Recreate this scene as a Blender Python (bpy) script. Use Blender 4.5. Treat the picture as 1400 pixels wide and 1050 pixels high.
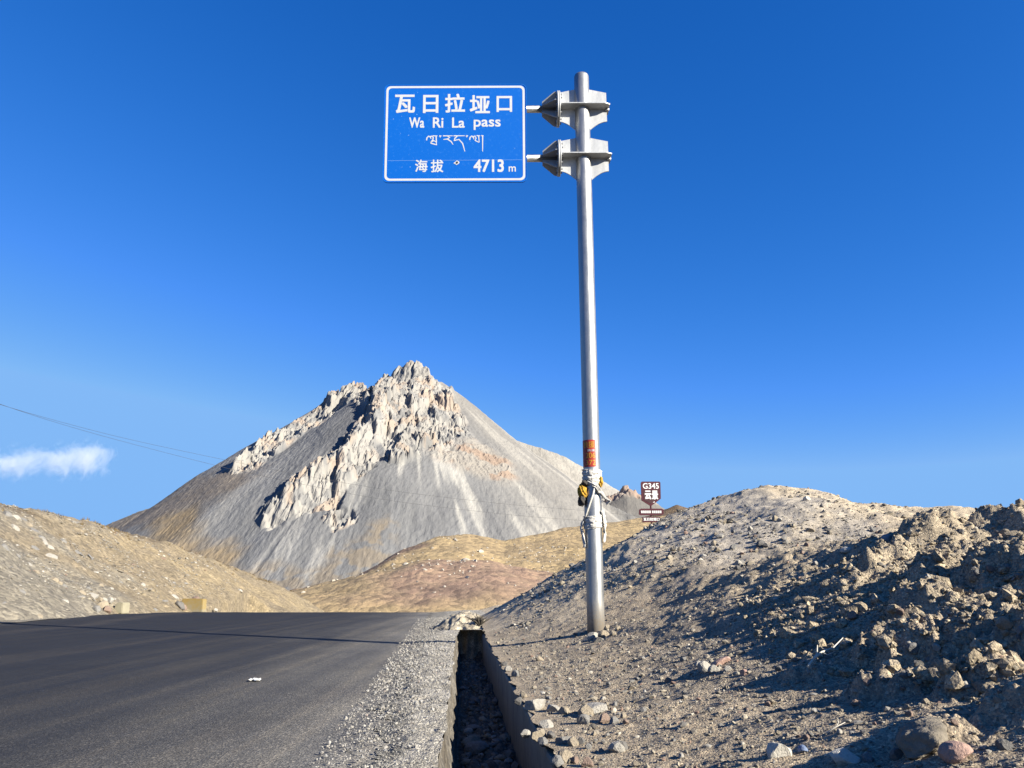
import bpy, bmesh, math, random
import numpy as np
from mathutils import Vector, Matrix, Quaternion
random.seed(7); RNG = np.random.default_rng(11)
for o in list(bpy.data.objects): bpy.data.objects.remove(o)
SC = bpy.context.scene; C = SC.collection

# ------------------------------------------------------------------ camera
FPX, CX0, CY0, HORIZON, EYE = 1050.0, 700.0, 525.0, 803.0, 1.10
TH = math.atan((HORIZON - CY0) / FPX); CT, ST = math.cos(TH), math.sin(TH)
cam_d = bpy.data.cameras.new('camera'); cam_d.sensor_width = 36.0; cam_d.lens = 36.0 * FPX / 1400.0
cam_d.clip_start = 0.05; cam_d.clip_end = 30000
cam = bpy.data.objects.new('camera', cam_d); C.objects.link(cam)
cam.location = (0, 0, EYE); cam.rotation_euler = (math.pi / 2 + TH, 0, 0); SC.camera = cam

# ------------------------------------------------------------------ sky, sun, exposure
SUN_EL = math.radians(24.5); SUN_AZ = math.radians(122.5)      # azimuth clockwise from +Y
world = bpy.data.worlds.new('World'); SC.world = world; world.use_nodes = True
wn = world.node_tree.nodes; wl = world.node_tree.links; wn.clear()
sky = wn.new('ShaderNodeTexSky'); sky.sky_type = 'NISHITA'; sky.sun_disc = False
sky.sun_elevation = SUN_EL; sky.sun_rotation = SUN_AZ; sky.altitude = 4700
sky.air_density = 1.0; sky.dust_density = 0.0; sky.ozone_density = 4.0
# camera-like response of the thin high-altitude sky, one smooth curve per channel for the whole dome
sep = wn.new('ShaderNodeSeparateColor'); comb = wn.new('ShaderNodeCombineColor'); wl.new(sky.outputs[0], sep.inputs[0])
for ch, (pw, gain, top) in enumerate(((2.3, .776, 1.40), (1.08, 1.09, 3.0), (.78, 2.13, 5.7))):
    mp_ = wn.new('ShaderNodeMath'); mp_.operation = 'POWER'; mp_.inputs[1].default_value = pw; wl.new(sep.outputs[ch], mp_.inputs[0])
    mg_ = wn.new('ShaderNodeMath'); mg_.operation = 'MULTIPLY'; mg_.inputs[1].default_value = gain; wl.new(mp_.outputs[0], mg_.inputs[0])
    mt_ = wn.new('ShaderNodeMath'); mt_.operation = 'MINIMUM'; mt_.inputs[1].default_value = top; wl.new(mg_.outputs[0], mt_.inputs[0])
    wl.new(mt_.outputs[0], comb.inputs[ch])
bg = wn.new('ShaderNodeBackground'); bg.inputs['Strength'].default_value = 0.05
wo = wn.new('ShaderNodeOutputWorld')
wl.new(comb.outputs[0], bg.inputs[0]); wl.new(bg.outputs[0], wo.inputs[0])
sun_d = bpy.data.lights.new('sun', 'SUN'); sun_d.energy = 5.0; sun_d.angle = math.radians(0.5); sun_d.color = (1.0, 0.935, 0.80)
sun = bpy.data.objects.new('sun', sun_d); C.objects.link(sun)
SUN_TO = Vector((math.sin(SUN_AZ) * math.cos(SUN_EL), math.cos(SUN_AZ) * math.cos(SUN_EL), math.sin(SUN_EL)))
sun.rotation_euler = (-SUN_TO).to_track_quat('-Z', 'Y').to_euler(); sun.location = (30, -20, 30)
SC.view_settings.view_transform = 'Standard'; SC.view_settings.look = 'None'
SC.view_settings.exposure = 1.7; SC.view_settings.gamma = 1.0; SC.view_settings.use_curve_mapping = False
SC.render.engine = 'CYCLES'; SC.cycles.max_bounces = 6; SC.cycles.diffuse_bounces = 2; SC.cycles.volume_bounces = 3

# ------------------------------------------------------------------ helpers
def ray(u, v):
    cx = (u - CX0) / FPX; cy = (CY0 - v) / FPX
    return cx, CT - cy * ST, ST + cy * CT
def at(u, v, Y):
    x, y, z = ray(u, v); t = Y / y
    return Vector((x * t, Y, EYE + z * t))
def hit(u, v, hf, y0=3.0, y1=60.0, n=900):
    """first point of the terrain function hf seen through a photograph pixel"""
    x, y, z = ray(u, v)
    Y = np.exp(np.linspace(math.log(y0), math.log(y1), n)); t = Y / y
    d = EYE + z * t - hf(x * t, Y)
    k = np.where(d <= 0)[0]
    i = k[0] if len(k) else n - 1
    return Vector((x * t[i], Y[i], float(hf(np.array([x * t[i]]), np.array([Y[i]]))[0])))
def proj(p):
    d = Vector(p) - Vector((0, 0, EYE))
    zc = d.y * CT + d.z * ST; yc = -d.y * ST + d.z * CT
    return CX0 + FPX * d.x / zc, CY0 - FPX * yc / zc

def _hash(ix, iy, seed):
    h = (ix.astype(np.int64) * 374761393 + iy.astype(np.int64) * 668265263 + seed * 974634777) & 0xFFFFFFFF
    h = ((h ^ (h >> 13)) * 1274126177) & 0xFFFFFFFF
    h = ((h ^ (h >> 16)) * 2246822519) & 0xFFFFFFFF
    return (h ^ (h >> 15)) & 0xFFFFFFFF
def perlin(x, y, seed=0):
    x = np.asarray(x, float); y = np.asarray(y, float)
    ix = np.floor(x); iy = np.floor(y); fx = x - ix; fy = y - iy
    ux = fx * fx * fx * (fx * (fx * 6 - 15) + 10); uy = fy * fy * fy * (fy * (fy * 6 - 15) + 10)
    def g(a, b):
        an = _hash(ix + a, iy + b, seed) * (2 * math.pi / 4294967296.0)
        return np.cos(an) * (fx - a) + np.sin(an) * (fy - b)
    a = g(0, 0); b = g(1, 0); c = g(0, 1); d = g(1, 1)
    return (a + (b - a) * ux + (c - a) * uy + (a - b - c + d) * ux * uy) * 1.5
def fbm(x, y, o=4, seed=0, gain=.5, lac=2.03):
    r = 0; a = 1.0; f = 1.0
    for i in range(o):
        r = r + a * perlin(x * f, y * f, seed + i * 17); a *= gain; f *= lac
    return r
def ridged(x, y, o=4, seed=0, gain=.5):
    r = 0; a = 1.0; f = 1.0
    for i in range(o):
        r = r + a * (1 - np.abs(perlin(x * f, y * f, seed + i * 13))) ** 2; a *= gain; f *= 2.07
    return r
def worley(x, y, seed=0):
    """distance to the nearest feature point, F2-F1 and a random value per cell"""
    x = np.asarray(x, float); y = np.asarray(y, float)
    ix = np.floor(x); iy = np.floor(y)
    f1 = np.full(x.shape, 9.0); f2 = np.full(x.shape, 9.0); rid = np.zeros(x.shape)
    for a in (-1, 0, 1):
        for b in (-1, 0, 1):
            h = _hash(ix + a, iy + b, seed)
            px = ix + a + (h & 0xFFFF) / 65536.0; py = iy + b + (h >> 16) / 65536.0
            d = np.hypot(px - x, py - y)
            nw = d < f1
            f2 = np.where(nw, f1, np.minimum(f2, d))
            rid = np.where(nw, ((h * 2654435761) & 0xFFFFFF) / 16777216.0, rid)
            f1 = np.where(nw, d, f1)
    return f1, f2 - f1, rid
def sst(a, b, x):
    t = np.clip((x - a) / (b - a), 0, 1); return t * t * (3 - 2 * t)
def smax(a, b, k):
    h = np.clip(.5 + .5 * (a - b) / k, 0, 1); return b + (a - b) * h + k * h * (1 - h)
def pldist(x, y, pts):
    """distance in plan to a polyline and the parameter along it"""
    best = np.full(np.shape(x), 1e9); par = np.zeros(np.shape(x)); n = len(pts) - 1
    for i in range(n):
        ax, ay = pts[i][0], pts[i][1]; bx, by = pts[i + 1][0], pts[i + 1][1]
        L = (bx - ax) ** 2 + (by - ay) ** 2 + 1e-9
        t = np.clip(((x - ax) * (bx - ax) + (y - ay) * (by - ay)) / L, 0, 1)
        d = np.hypot(x - ax - t * (bx - ax), y - ay - t * (by - ay))
        m = d < best; best = np.where(m, d, best); par = np.where(m, i + t, par)
    return best, par
def mixc(a, b, t):
    t = np.asarray(t)[..., None]; return np.asarray(a) * (1 - t) + np.asarray(b) * t

def raw_mesh(name, V, F, col=None, smooth=True):
    """V (n,3); F (m,3) or (m,4) integer arrays"""
    me = bpy.data.meshes.new(name); V = np.asarray(V, np.float32); F = np.asarray(F, np.int32); k = F.shape[1]
    me.vertices.add(len(V)); me.vertices.foreach_set('co', V.ravel())
    me.loops.add(F.size); me.loops.foreach_set('vertex_index', F.ravel())
    me.polygons.add(len(F)); me.polygons.foreach_set('loop_start', np.arange(0, F.size, k, dtype=np.int32))
    if col is not None:
        a = me.attributes.new('Col', 'FLOAT_COLOR', 'POINT'); c4 = np.ones((len(V), 4), np.float32); c4[:, :3] = np.asarray(col) * .455
        a.data.foreach_set('color', c4.ravel())
    me.update(calc_edges=True); me.validate()
    me.polygons.foreach_set('use_smooth', np.full(len(F), smooth, dtype=bool))
    return me
def grid_faces(r, c):
    i = np.arange(r - 1)[:, None] * c + np.arange(c - 1)[None, :]
    return np.stack([i, i + 1, i + c + 1, i + c], -1).reshape(-1, 4)
def link(name, me, mat=None, parent=None, **kw):
    o = bpy.data.objects.new(name, me); C.objects.link(o)
    if mat is not None and me is not None and not me.materials: me.materials.append(mat)
    if parent is not None: o.parent = parent
    for k, v in kw.items(): o[k] = v
    return o
def thing(name, label, cat, loc=(0, 0, 0), group=None):
    o = bpy.data.objects.new(name, None); C.objects.link(o); o.location = loc; o['label'] = label; o['category'] = cat
    o.empty_display_size = .2
    if group: o['group'] = group
    return o
def tag(o, label, cat, group=None):
    o['label'] = label; o['category'] = cat
    if group: o['group'] = group
    return o
def bm_mesh(name, bm, smooth=False):
    me = bpy.data.meshes.new(name); bm.normal_update(); bm.to_mesh(me); bm.free()
    if smooth: me.polygons.foreach_set('use_smooth', np.ones(len(me.polygons), bool))
    return me
def tube(name, pts, rad, seg=12, mat=None, parent=None, caps=True, smooth=True):
    """swept tube along points; rad a number or one radius per point"""
    P = [Vector(p) for p in pts]; n = len(P); R = [rad] * n if not hasattr(rad, '__len__') else list(rad)
    V = []; F = []; ref = None
    for i in range(n):
        d = (P[min(i + 1, n - 1)] - P[max(i - 1, 0)]).normalized()
        if ref is None: ref = d.orthogonal().normalized()
        ref = (ref - d * ref.dot(d)).normalized(); b = d.cross(ref)
        for k in range(seg):
            a = 2 * math.pi * k / seg; V.append(P[i] + (ref * math.cos(a) + b * math.sin(a)) * R[i])
    for i in range(n - 1):
        for k in range(seg):
            k2 = (k + 1) % seg; F.append((i * seg + k, i * seg + k2, (i + 1) * seg + k2, (i + 1) * seg + k))
    if caps: F.append(tuple(range(seg - 1, -1, -1))); F.append(tuple((n - 1) * seg + k for k in range(seg)))
    me = bpy.data.meshes.new(name); me.from_pydata([tuple(v) for v in V], [], F); me.update()
    for p in me.polygons: p.use_smooth = smooth and len(p.vertices) == 4
    return link(name, me, mat, parent)
def prism(poly, y0, y1, axis='y'):
    """extrude an outline given in two coordinates along the third axis"""
    n = len(poly)
    def pt(a, b, c): return {'y': (a, c, b), 'z': (a, b, c), 'x': (c, a, b)}[axis]
    V = [pt(a, b, y0) for a, b in poly] + [pt(a, b, y1) for a, b in poly]
    F = [tuple(range(n)), tuple(range(2 * n - 1, n - 1, -1))] + [(i, i + n, (i + 1) % n + n, (i + 1) % n) for i in range(n)]
    bm = bmesh.new(); vs = [bm.verts.new(v) for v in V]
    for f in F: bm.faces.new([vs[i] for i in f])
    bmesh.ops.recalc_face_normals(bm, faces=bm.faces[:]); return bm

# ------------------------------------------------------------------ materials
def nodes(name, rough=.9, spec=.3, metal=0.0):
    m = bpy.data.materials.new(name); m.use_nodes = True; nt = m.node_tree
    b = nt.nodes['Principled BSDF']; b.inputs['Roughness'].default_value = rough
    b.inputs['Specular IOR Level'].default_value = spec; b.inputs['Metallic'].default_value = metal
    return m, nt, b
def N(nt, kind, **kw):
    n = nt.nodes.new('ShaderNode' + kind)
    for k, v in kw.items():
        if k in n.inputs: n.inputs[k].default_value = v
        else: setattr(n, k, v)
    return n
def ramp(nt, fac, stops):
    r = N(nt, 'ValToRGB'); e = r.color_ramp.elements
    while len(e) < len(stops): e.new(.5)
    for i, (p, c) in enumerate(stops):
        e[i].position = p; e[i].color = (*c, 1) if len(c) == 3 else c
    nt.links.new(fac, r.inputs[0]); return r.outputs[0]
def mul(nt, a, b, fac=1.0, mode='MULTIPLY'):
    m = N(nt, 'Mix', data_type='RGBA', blend_type=mode); m.inputs[0].default_value = fac if not hasattr(fac, 'is_linked') else 0
    if hasattr(fac, 'is_linked'): nt.links.new(fac, m.inputs[0])
    for s, i in ((a, 6), (b, 7)):
        if hasattr(s, 'is_linked'): nt.links.new(s, m.inputs[i])
        else: m.inputs[i].default_value = (*s, 1)
    return m.outputs[2]
def terrain_mat(name, s1, s2, contrast=.35, bump=.4, bdist=.02, speck=0.0, sscale=30, rough=.95, stretch=None, spec=.15):
    """vertex colour of the ground itself, broken up by fine grain, pale specks and relief"""
    m, nt, b = nodes(name, rough, spec)
    tc = N(nt, 'TexCoord'); at_ = N(nt, 'Attribute', attribute_name='Col'); src = tc.outputs['Object']
    if stretch: mp = N(nt, 'Mapping'); mp.inputs['Scale'].default_value = stretch; nt.links.new(src, mp.inputs[0]); src = mp.outputs[0]
    n1 = N(nt, 'TexNoise', Scale=s1, Detail=6, Roughness=.65); nt.links.new(src, n1.inputs['Vector'])
    n2 = N(nt, 'TexNoise', Scale=s2, Detail=5, Roughness=.7); nt.links.new(src, n2.inputs['Vector'])
    lo, hi = 1 - contrast, 1 + contrast
    c = mul(nt, at_.outputs['Color'], ramp(nt, n1.outputs[0], [(.3, (lo, lo, lo)), (.7, (hi, hi, hi))]))
    c = mul(nt, c, ramp(nt, n2.outputs[0], [(.3, (lo, lo, lo)), (.7, (hi, hi * .99, hi * .97))]))
    h = n2.outputs[0]
    if speck:
        v = N(nt, 'TexVoronoi', Scale=sscale); nt.links.new(src, v.inputs['Vector'])
        hs = N(nt, 'SeparateColor'); nt.links.new(v.outputs['Color'], hs.inputs[0])
        c = mul(nt, c, ramp(nt, hs.outputs[0], [(0, (.62, .62, .65)), (.45, (.92, .92, .92)), (.8, (1.1, 1.08, 1.05)), (1, (1 + speck, 1 + speck, 1 + speck * .95))]))
        ad = N(nt, 'Math', operation='MULTIPLY_ADD'); nt.links.new(v.outputs['Distance'], ad.inputs[0]); ad.inputs[1].default_value = -.8; nt.links.new(n2.outputs[0], ad.inputs[2]); h = ad.outputs[0]
    bp = N(nt, 'Bump', Strength=bump, Distance=bdist); nt.links.new(h, bp.inputs['Height'])
    nt.links.new(c, b.inputs['Base Color']); nt.links.new(bp.outputs[0], b.inputs['Normal'])
    return m
def plain(name, col, rough=.6, metal=0.0, spec=.4, var=.0, scale=8, bump=0.0, bdist=.005, stretch=None):
    col = tuple(c * .78 for c in col)
    m, nt, b = nodes(name, rough, spec, metal)
    b.inputs['Base Color'].default_value = (*col, 1)
    if var or bump:
        tc = N(nt, 'TexCoord'); src = tc.outputs['Object']
        if stretch:
            mp = N(nt, 'Mapping'); mp.inputs['Scale'].default_value = stretch; nt.links.new(src, mp.inputs[0]); src = mp.outputs[0]
        n = N(nt, 'TexNoise', Scale=scale, Detail=6, Roughness=.65); nt.links.new(src, n.inputs['Vector'])
        if var:
            nt.links.new(mul(nt, col, ramp(nt, n.outputs[0], [(.28, (1 - var,) * 3), (.72, (1 + var,) * 3)])), b.inputs['Base Color'])
        if bump:
            bp = N(nt, 'Bump', Strength=bump, Distance=bdist); nt.links.new(n.outputs[0], bp.inputs['Height']); nt.links.new(bp.outputs[0], b.inputs['Normal'])
    return m
def rock_mat(name):
    m, nt, b = nodes(name, .9, .25)
    tc = N(nt, 'TexCoord'); oi = N(nt, 'ObjectInfo')
    n = N(nt, 'TexNoise', Scale=5, Detail=7, Roughness=.7); nt.links.new(tc.outputs['Object'], n.inputs['Vector'])
    base = ramp(nt, oi.outputs['Random'], [(0, (.34, .32, .29)), (.3, (.44, .40, .33)), (.55, (.36, .35, .34)), (.8, (.52, .49, .43)), (.92, (.42, .30, .25)), (1, (.6, .58, .54))])
    c = mul(nt, base, ramp(nt, n.outputs[0], [(.3, (.62, .6, .58)), (.7, (1.2, 1.2, 1.2))]))
    bp = N(nt, 'Bump', Strength=.5, Distance=.05); nt.links.new(n.outputs[0], bp.inputs['Height'])
    nt.links.new(c, b.inputs['Base Color']); nt.links.new(bp.outputs[0], b.inputs['Normal'])
    return m

M_BANK = terrain_mat('bank_soil', 3.0, 70, .20, .8, .018, .6, 60)
M_SHOULDER = terrain_mat('shoulder_gravel', 5.0, 55, .30, 1.0, .02, .9, 62)
M_DITCH = terrain_mat('ditch_rubble', 4.0, 40, .25, .8, .03, .3, 20)
M_LEFT = terrain_mat('cut_slope_soil', .8, 9, .16, .8, .12, .3, 5)
M_MID = terrain_mat('grass_hill_soil', .06, 1.3, .09, .5, .8, .05, .6)
M_MOUNT = terrain_mat('mountain_scree', .02, .30, .10, .40, 2.2, 0, .22, stretch=(1, .22, .5))
M_PEB = terrain_mat('loose_stones', 6.0, 50, .2, .3, .01)
M_ROCK = rock_mat('field_stone')

# ------------------------------------------------------------------ the lie of the land
def wall_x(y): return .65 - .0697 * y                      # inner face of the ditch's far wall
def ditch_x(y): return -.45 - .0625 * (y - 5.3)            # road-side rim of the ditch
def road_z(y): return -.00064 * np.maximum(np.asarray(y, float) - 25, 0) ** 2
def left_edge(y): return -15.9 - .19 * (np.asarray(y, float) - 25)
GS = [-6, 0, .8, 1.7, 2.2, 4.1, 5.1, 6.6, 8, 10, 14, 20, 40]
GZ = [.0, .02, .13, .37, .52, 1.40, 1.70, 1.93, 2.03, 2.15, 2.5, 3.0, 4.4]
LUMPS = []
def bank(x, y, detail=True):
    """the graded earth bank right of the road, the cone of spoil behind it and the dumped clods"""
    x = np.asarray(x, float); y = np.asarray(y, float)
    s = x - wall_x(y) - .12
    g = (np.interp(s - .3, GS, GZ) + np.interp(s, GS, GZ) + np.interp(s + .3, GS, GZ)) / 3 - .01
    g = g - np.maximum(g - .37, 0) * .20 * (1 - sst(7.0, 12.0, y))
    g = g * (1 - .5 * sst(13.0, 19, y) * sst(1.2, 2.5, s))
    dx = x - 8.1; dx = np.where(dx > 0, dx * .32, dx); dy = y - 25; dy = np.where(dy > 0, dy * .8, dy * .62)
    m = 5.46 - .56 * np.sqrt(dx * dx + dy * dy + 6.25) - .36 * sst(.5, 2.0, x - 8.1)
    rz = road_z(y)
    z = smax(g + rz, m, .45)
    z = z + .10 * fbm(x * .45, y * .45, 3, 5) * sst(.3, 2.5, s)
    if not detail: return z
    w = sst(-.1, .6, s)
    z = z + w * (.022 * fbm(x * 2.3, y * 2.3, 4, 21) + .012 * ridged(x * 6, y * 6, 2, 31))
    # long rills and benches on the cone's flank
    mk = sst(14.5, 18, y) * sst(1.0, 3.0, s)
    z = z + mk * (.07 * fbm(x * .8 + .5 * y, y * .35, 4, 44) + .030 * fbm(x * 2.6, y * 2.0, 4, 48))
    # dumped clods on the near right
    ck = sst(2.3, 3.9, s + .5 * perlin(x * .7, y * .7, 3)) * (1 - sst(13.5, 17, y))
    f1, e, r = worley(x * 1.25 + .3 * perlin(x * 2, y * 2, 8), y * 1.0, 60)
    f1b, eb, rb = worley(x * 3.4, y * 2.9, 61)
    z = z + ck * (.08 * (r - .4) * sst(.02, .30, e) + .045 * rb * sst(.03, .28, eb) + .055 * fbm(x * 2.6, y * 2.6, 5, 70) - .02)
    up = np.zeros(x.shape)
    for (lx, ly, rad, h) in LUMPS:
        sel = (np.abs(x - lx) < rad * 1.8) & (np.abs(y - ly) < rad * 1.8)
        if not sel.any(): continue
        xs, ys = x[sel], y[sel]
        q = np.hypot(xs - lx, (ys - ly) * 1.0) / rad + .38 * fbm(xs * 1.3 / rad, ys * 1.3 / rad, 3, 81)
        top = 1 - sst(.30, 1.08, q)
        up[sel] = np.maximum(up[sel], h * top * (1 + .30 * fbm(xs * 2.2 / rad, ys * 2.2 / rad, 3, 91)))
    return z + up
bank0 = lambda x, y: bank(x, y, False)
for (u, v, Yl, rad, h) in [(1272, 715, 10.6, .62, .27), (1340, 712, 10.4, .5, .16), (1392, 705, 10.4, .75, .31), (1450, 705, 10.0, .8, .30), (1222, 738, 9.8, .40, .20),
        (1290, 775, 7.9, .45, .20), (1352, 790, 7.2, .42, .24), (1258, 825, 6.8, .36, .20), (1410, 770, 6.8, .5, .24), (1252, 893, 5.9, .36, .24), (1214, 948, 5.35, .26, .16),
        (1325, 872, 5.7, .32, .20), (1402, 862, 5.4, .36, .21), (1345, 945, 4.85, .28, .15), (1405, 985, 4.1, .30, .16), (1285, 1022, 4.15, .22, .09), (1112, 920, 6.4, .26, .09),
        (1140, 800, 9.1, .40, .10), (1184, 770, 9.3, .36, .17), (1205, 868, 6.4, .28, .12)]:
    LUMPS.append((at(u, v, Yl).x, Yl, rad, h))

CREST = [at(-340, 640, 26), at(-150, 660, 34), at(0, 690, 45), at(45, 699, 50), at(110, 713, 58), at(200, 737, 70), at(270, 759, 85), at(332, 782, 96), at(380, 805, 108), at(408, 822, 118), at(430, 842, 130), at(455, 870, 145)]
def left_hill(x, y, detail=True):
    x = np.asarray(x, float); y = np.asarray(y, float)
    cy_ = [-60, 0] + [p.y for p in CREST] + [175]; cx_ = [-24, -24] + [p.x for p in CREST] + [-30]; cz_ = [6.4, 6.4] + [p.z for p in CREST] + [-22]
    xc = np.interp(y, cy_, cx_); zc = np.interp(y, cy_, cz_)
    n0 = fbm(x * .12, y * .12, 3, 101)
    d = x - xc + 1.2 * n0
    right = np.maximum(d, 0); left = np.maximum(-d, 0)
    z = zc - (np.sqrt((.62 * right) ** 2 + .3) - .55) - .10 * left + .12 * n0
    if detail:
        z = z + .10 * fbm(x * .5 + .6 * y * .1, y * .28, 4, 111) + .05 * fbm(x * 1.7, y * 1.2, 4, 121)
        z = z + .16 * np.exp(-(d / 1.3) ** 2) * fbm(x * .9, y * .9, 3, 131)
        z = z - .12 * sst(0.0, .5, ridged((y + .35 * x) * .16, x * .05, 2, 141) - 1.15) * sst(.5, 3, d)      # rills down the cut
    return z

MIDC = [at(300, 905, 170), at(400, 852, 178), at(440, 832, 185), at(500, 782, 200), at(555, 749, 214), at(600, 735, 222), at(640, 731, 226), at(690, 739, 228), at(730, 732, 236), at(770, 722, 246), at(810, 715, 256), at(860, 711, 266), at(930, 706, 280), at(1100, 715, 300)]
def mid_hill(x, y, detail=True):
    x = np.asarray(x, float); y = np.asarray(y, float)
    xs = [p.x for p in MIDC]; yc = np.interp(x, xs, [p.y for p in MIDC]); zc = np.interp(x, xs, [p.z for p in MIDC])
    n0 = fbm(x * .02, y * .02, 3, 201)
    d = yc - y + 5 * n0
    z = zc - np.where(d > 0, np.sqrt((.27 * d) ** 2 + 1.2) - 1.1, -.30 * d)
    z = z + 1.6 * n0 * sst(0, 30, d)
    # a second lower swell in front, left of the road's end
    p = at(628, 768, 176); q = np.hypot((x - p.x) * .8, (y - p.y) * 1.1)
    z = smax(z, p.z + .4 - .30 * (np.sqrt(q * q + 60) - 7.7), 1.5)
    if detail:
        z = z + .35 * fbm(x * .12, y * .12, 5, 211) + .22 * ridged(x * .35, y * .35, 3, 221) * sst(.1, .5, fbm(x * .05, y * .05, 2, 231))
    return z

def ridge_field(x, y, lines, k):
    z = np.full(np.shape(x), -1e9)
    for pts in lines:
        for i in range(len(pts) - 1):
            a, b = pts[i], pts[i + 1]
            L = (b.x - a.x) ** 2 + (b.y - a.y) ** 2
            t = np.clip(((x - a.x) * (b.x - a.x) + (y - a.y) * (b.y - a.y)) / L, 0, 1)
            z = smax(z, a.z + (b.z - a.z) * t - k * np.hypot(x - a.x - t * (b.x - a.x), y - a.y - t * (b.y - a.y)), 3.0) if i or pts is not lines[0] else np.maximum(z, a.z + (b.z - a.z) * t - k * np.hypot(x - a.x - t * (b.x - a.x), y - a.y - t * (b.y - a.y)))
    return z
PX = lambda L: [at(*p) for p in L]
R_LEFT = PX([(557, 499, 1000), (535, 512, 1004), (510, 517, 1010), (488, 521, 1014), (470, 531, 1020), (440, 556, 1026), (400, 584, 1032), (370, 608, 1038), (340, 629, 1046), (270, 664, 1070), (200, 694, 1100), (145, 717, 1130), (40, 752, 1180)])
R_RIGHT = PX([(557, 499, 1000), (576, 506, 996), (596, 524, 990), (620, 548, 980), (650, 573, 970), (680, 598, 958), (740, 640, 930), (800, 676, 905), (860, 702, 885), (940, 730, 870)])
R_BACK = PX([(670, 590, 1120), (700, 601, 1110), (740, 613, 1105), (772, 627, 1100), (800, 641, 1095), (826, 660, 1090), (846, 672, 1084), (870, 700, 1078), (930, 740, 1070)])
def mount0(x, y):
    x = np.asarray(x, float); y = np.asarray(y, float)
    z = ridge_field(x, y, [R_LEFT, R_RIGHT, R_BACK], .77)
    # scree fans flatten towards the foot
    z = z + 6 * fbm(x * .006, y * .006, 3, 301)
    return np.where(z < 40, 40 + (z - 40) * (.62 + .38 * sst(-60, 40, z)), z)
_h = lambda u, v: hit(u, v, mount0, 300, 1400, 3000)
K_TOP = [_h(557, 512), _h(556, 540), _h(560, 570), _h(575, 588)]
K_TOP2 = [_h(562, 512), _h(590, 545), _h(606, 575)]
K_LEFT = [_h(548, 512), _h(512, 521), _h(485, 529), _h(447, 556), _h(412, 580), _h(378, 606), _h(348, 627)]
K_DIAG = [_h(545, 545), _h(520, 572), _h(497, 605), _h(470, 630), _h(440, 655), _h(415, 672), _h(395, 688)]
K_SPUR = [_h(500, 605), _h(485, 640), _h(455, 668), _h(447, 682)]
K_MID = [_h(520, 590), _h(535, 612), _h(543, 620)]
K_CAP = [_h(497, 531), _h(520, 542), _h(545, 552)]; K_CAP2 = [_h(575, 560), _h(600, 572), _h(618, 586)]
K_SML = [_h(458, 708), _h(468, 714)]
K_RGT = [_h(600, 528), _h(640, 572), _h(690, 612), _h(740, 645)]
K_PAT = [_h(630, 620), _h(665, 632)]
def crag_mask(x, y):
    wob = 9 * fbm(x * .03, y * .03, 3, 311) + 4 * fbm(x * .1, y * .1, 2, 313)
    m = np.zeros(np.shape(x))
    for pts, w in ((K_TOP, 44), (K_TOP2, 34), (K_LEFT, 30), (K_DIAG, 24), (K_SPUR, 18), (K_MID, 12), (K_SML, 11), (K_CAP, 24), (K_CAP2, 20)):
        d, _ = pldist(x, y, pts)
        m = np.maximum(m, 1 - sst(w * .72, w * 1.18, d + wob))
    return m
def mountain(x, y, want_mask=False):
    z = mount0(x, y); m = crag_mask(x, y)
    d, par = pldist(x, y, K_DIAG); wall = np.exp(-(d / 15) ** 2)
    wx = x + 3 * fbm(x * .08, y * .08, 3, 321); wy = y + 3 * fbm(x * .08, y * .08, 3, 322)
    f1, e1, r1 = worley(wx / 22, wy / 44, 331); f2, e2, r2 = worley(wx / 9.5, wy / 26, 332); f3, e3, r3 = worley(wx / 4.6, wy / 9, 333); f4, e4, r4 = worley(wx / 2.6, wy / 4.5, 334)
    pil = 14 * (r1 - .3) * sst(0, .12, e1) + 7.0 * (r2 - .35) * sst(0, .22, e2) + 2.6 * (r3 - .35) * sst(0, .28, e3) + 1.5 * (r4 - .4) * sst(0, .3, e4) + 2.0 * fbm(wx / 4, wy / 6, 4, 341) + 3.5 * np.abs(fbm(x / 13, y / 26, 3, 343))
    dt, _ = pldist(x, y, K_TOP); dl, _ = pldist(x, y, K_LEFT)
    z = z + m * (pil * (1.12 - .45 * np.exp(-(np.hypot(x - R_LEFT[0].x, y - R_LEFT[0].y) / 45) ** 2)) + 15.0 * wall * m - 2.5 - 5.0 * np.exp(-(dt / 30) ** 2) - 7.0 * np.exp(-(dl / 16) ** 2))
    z = z + 9.0 * np.exp(-(np.hypot(x - R_LEFT[0].x - 4, y - R_LEFT[0].y) / 13) ** 2)
    z = z + (1 - m) * (.5 * fbm(x * .05, y * .02, 4, 351) + .45 * fbm(x * .25, y * .12, 3, 352))
    dp, _ = pldist(x, y, K_PAT); pm = (1 - sst(20, 42, dp + 10 * fbm(x * .04, y * .04, 3, 361)))
    z = z + pm * (1 - m) * 1.8 * ridged(x / 7, y / 10, 4, 362)
    return (z, m, pm) if want_mask else z

# ------------------------------------------------------------------ the setting: terrain meshes
# ground sheet to the horizon
def ground_z(x, y):
    r = np.hypot(x, np.maximum(np.abs(y) - 20, 0) * np.sign(y))
    return -1.2 - 32 * sst(30, 170, np.where(y > 0, y + 0 * x, np.abs(x) - 30)) + 2 * fbm(x * .004, y * .004, 3, 401) * sst(100, 400, np.hypot(x, y))
gx = np.sign(np.linspace(-1, 1, 121)) * np.abs(np.linspace(-1, 1, 121)) ** 3 * 9000
X, Y = np.meshgrid(gx, gx); Z = ground_z(X, Y)
gc = mixc((.30, .24, .15), (.24, .20, .15), sst(-.4, .4, fbm(X * .003, Y * .003, 3, 402)))
link('ground', raw_mesh('ground', np.stack([X, Y, Z], -1).reshape(-1, 3), grid_faces(*X.shape), gc.reshape(-1, 3)), M_MID, kind='structure')

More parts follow.
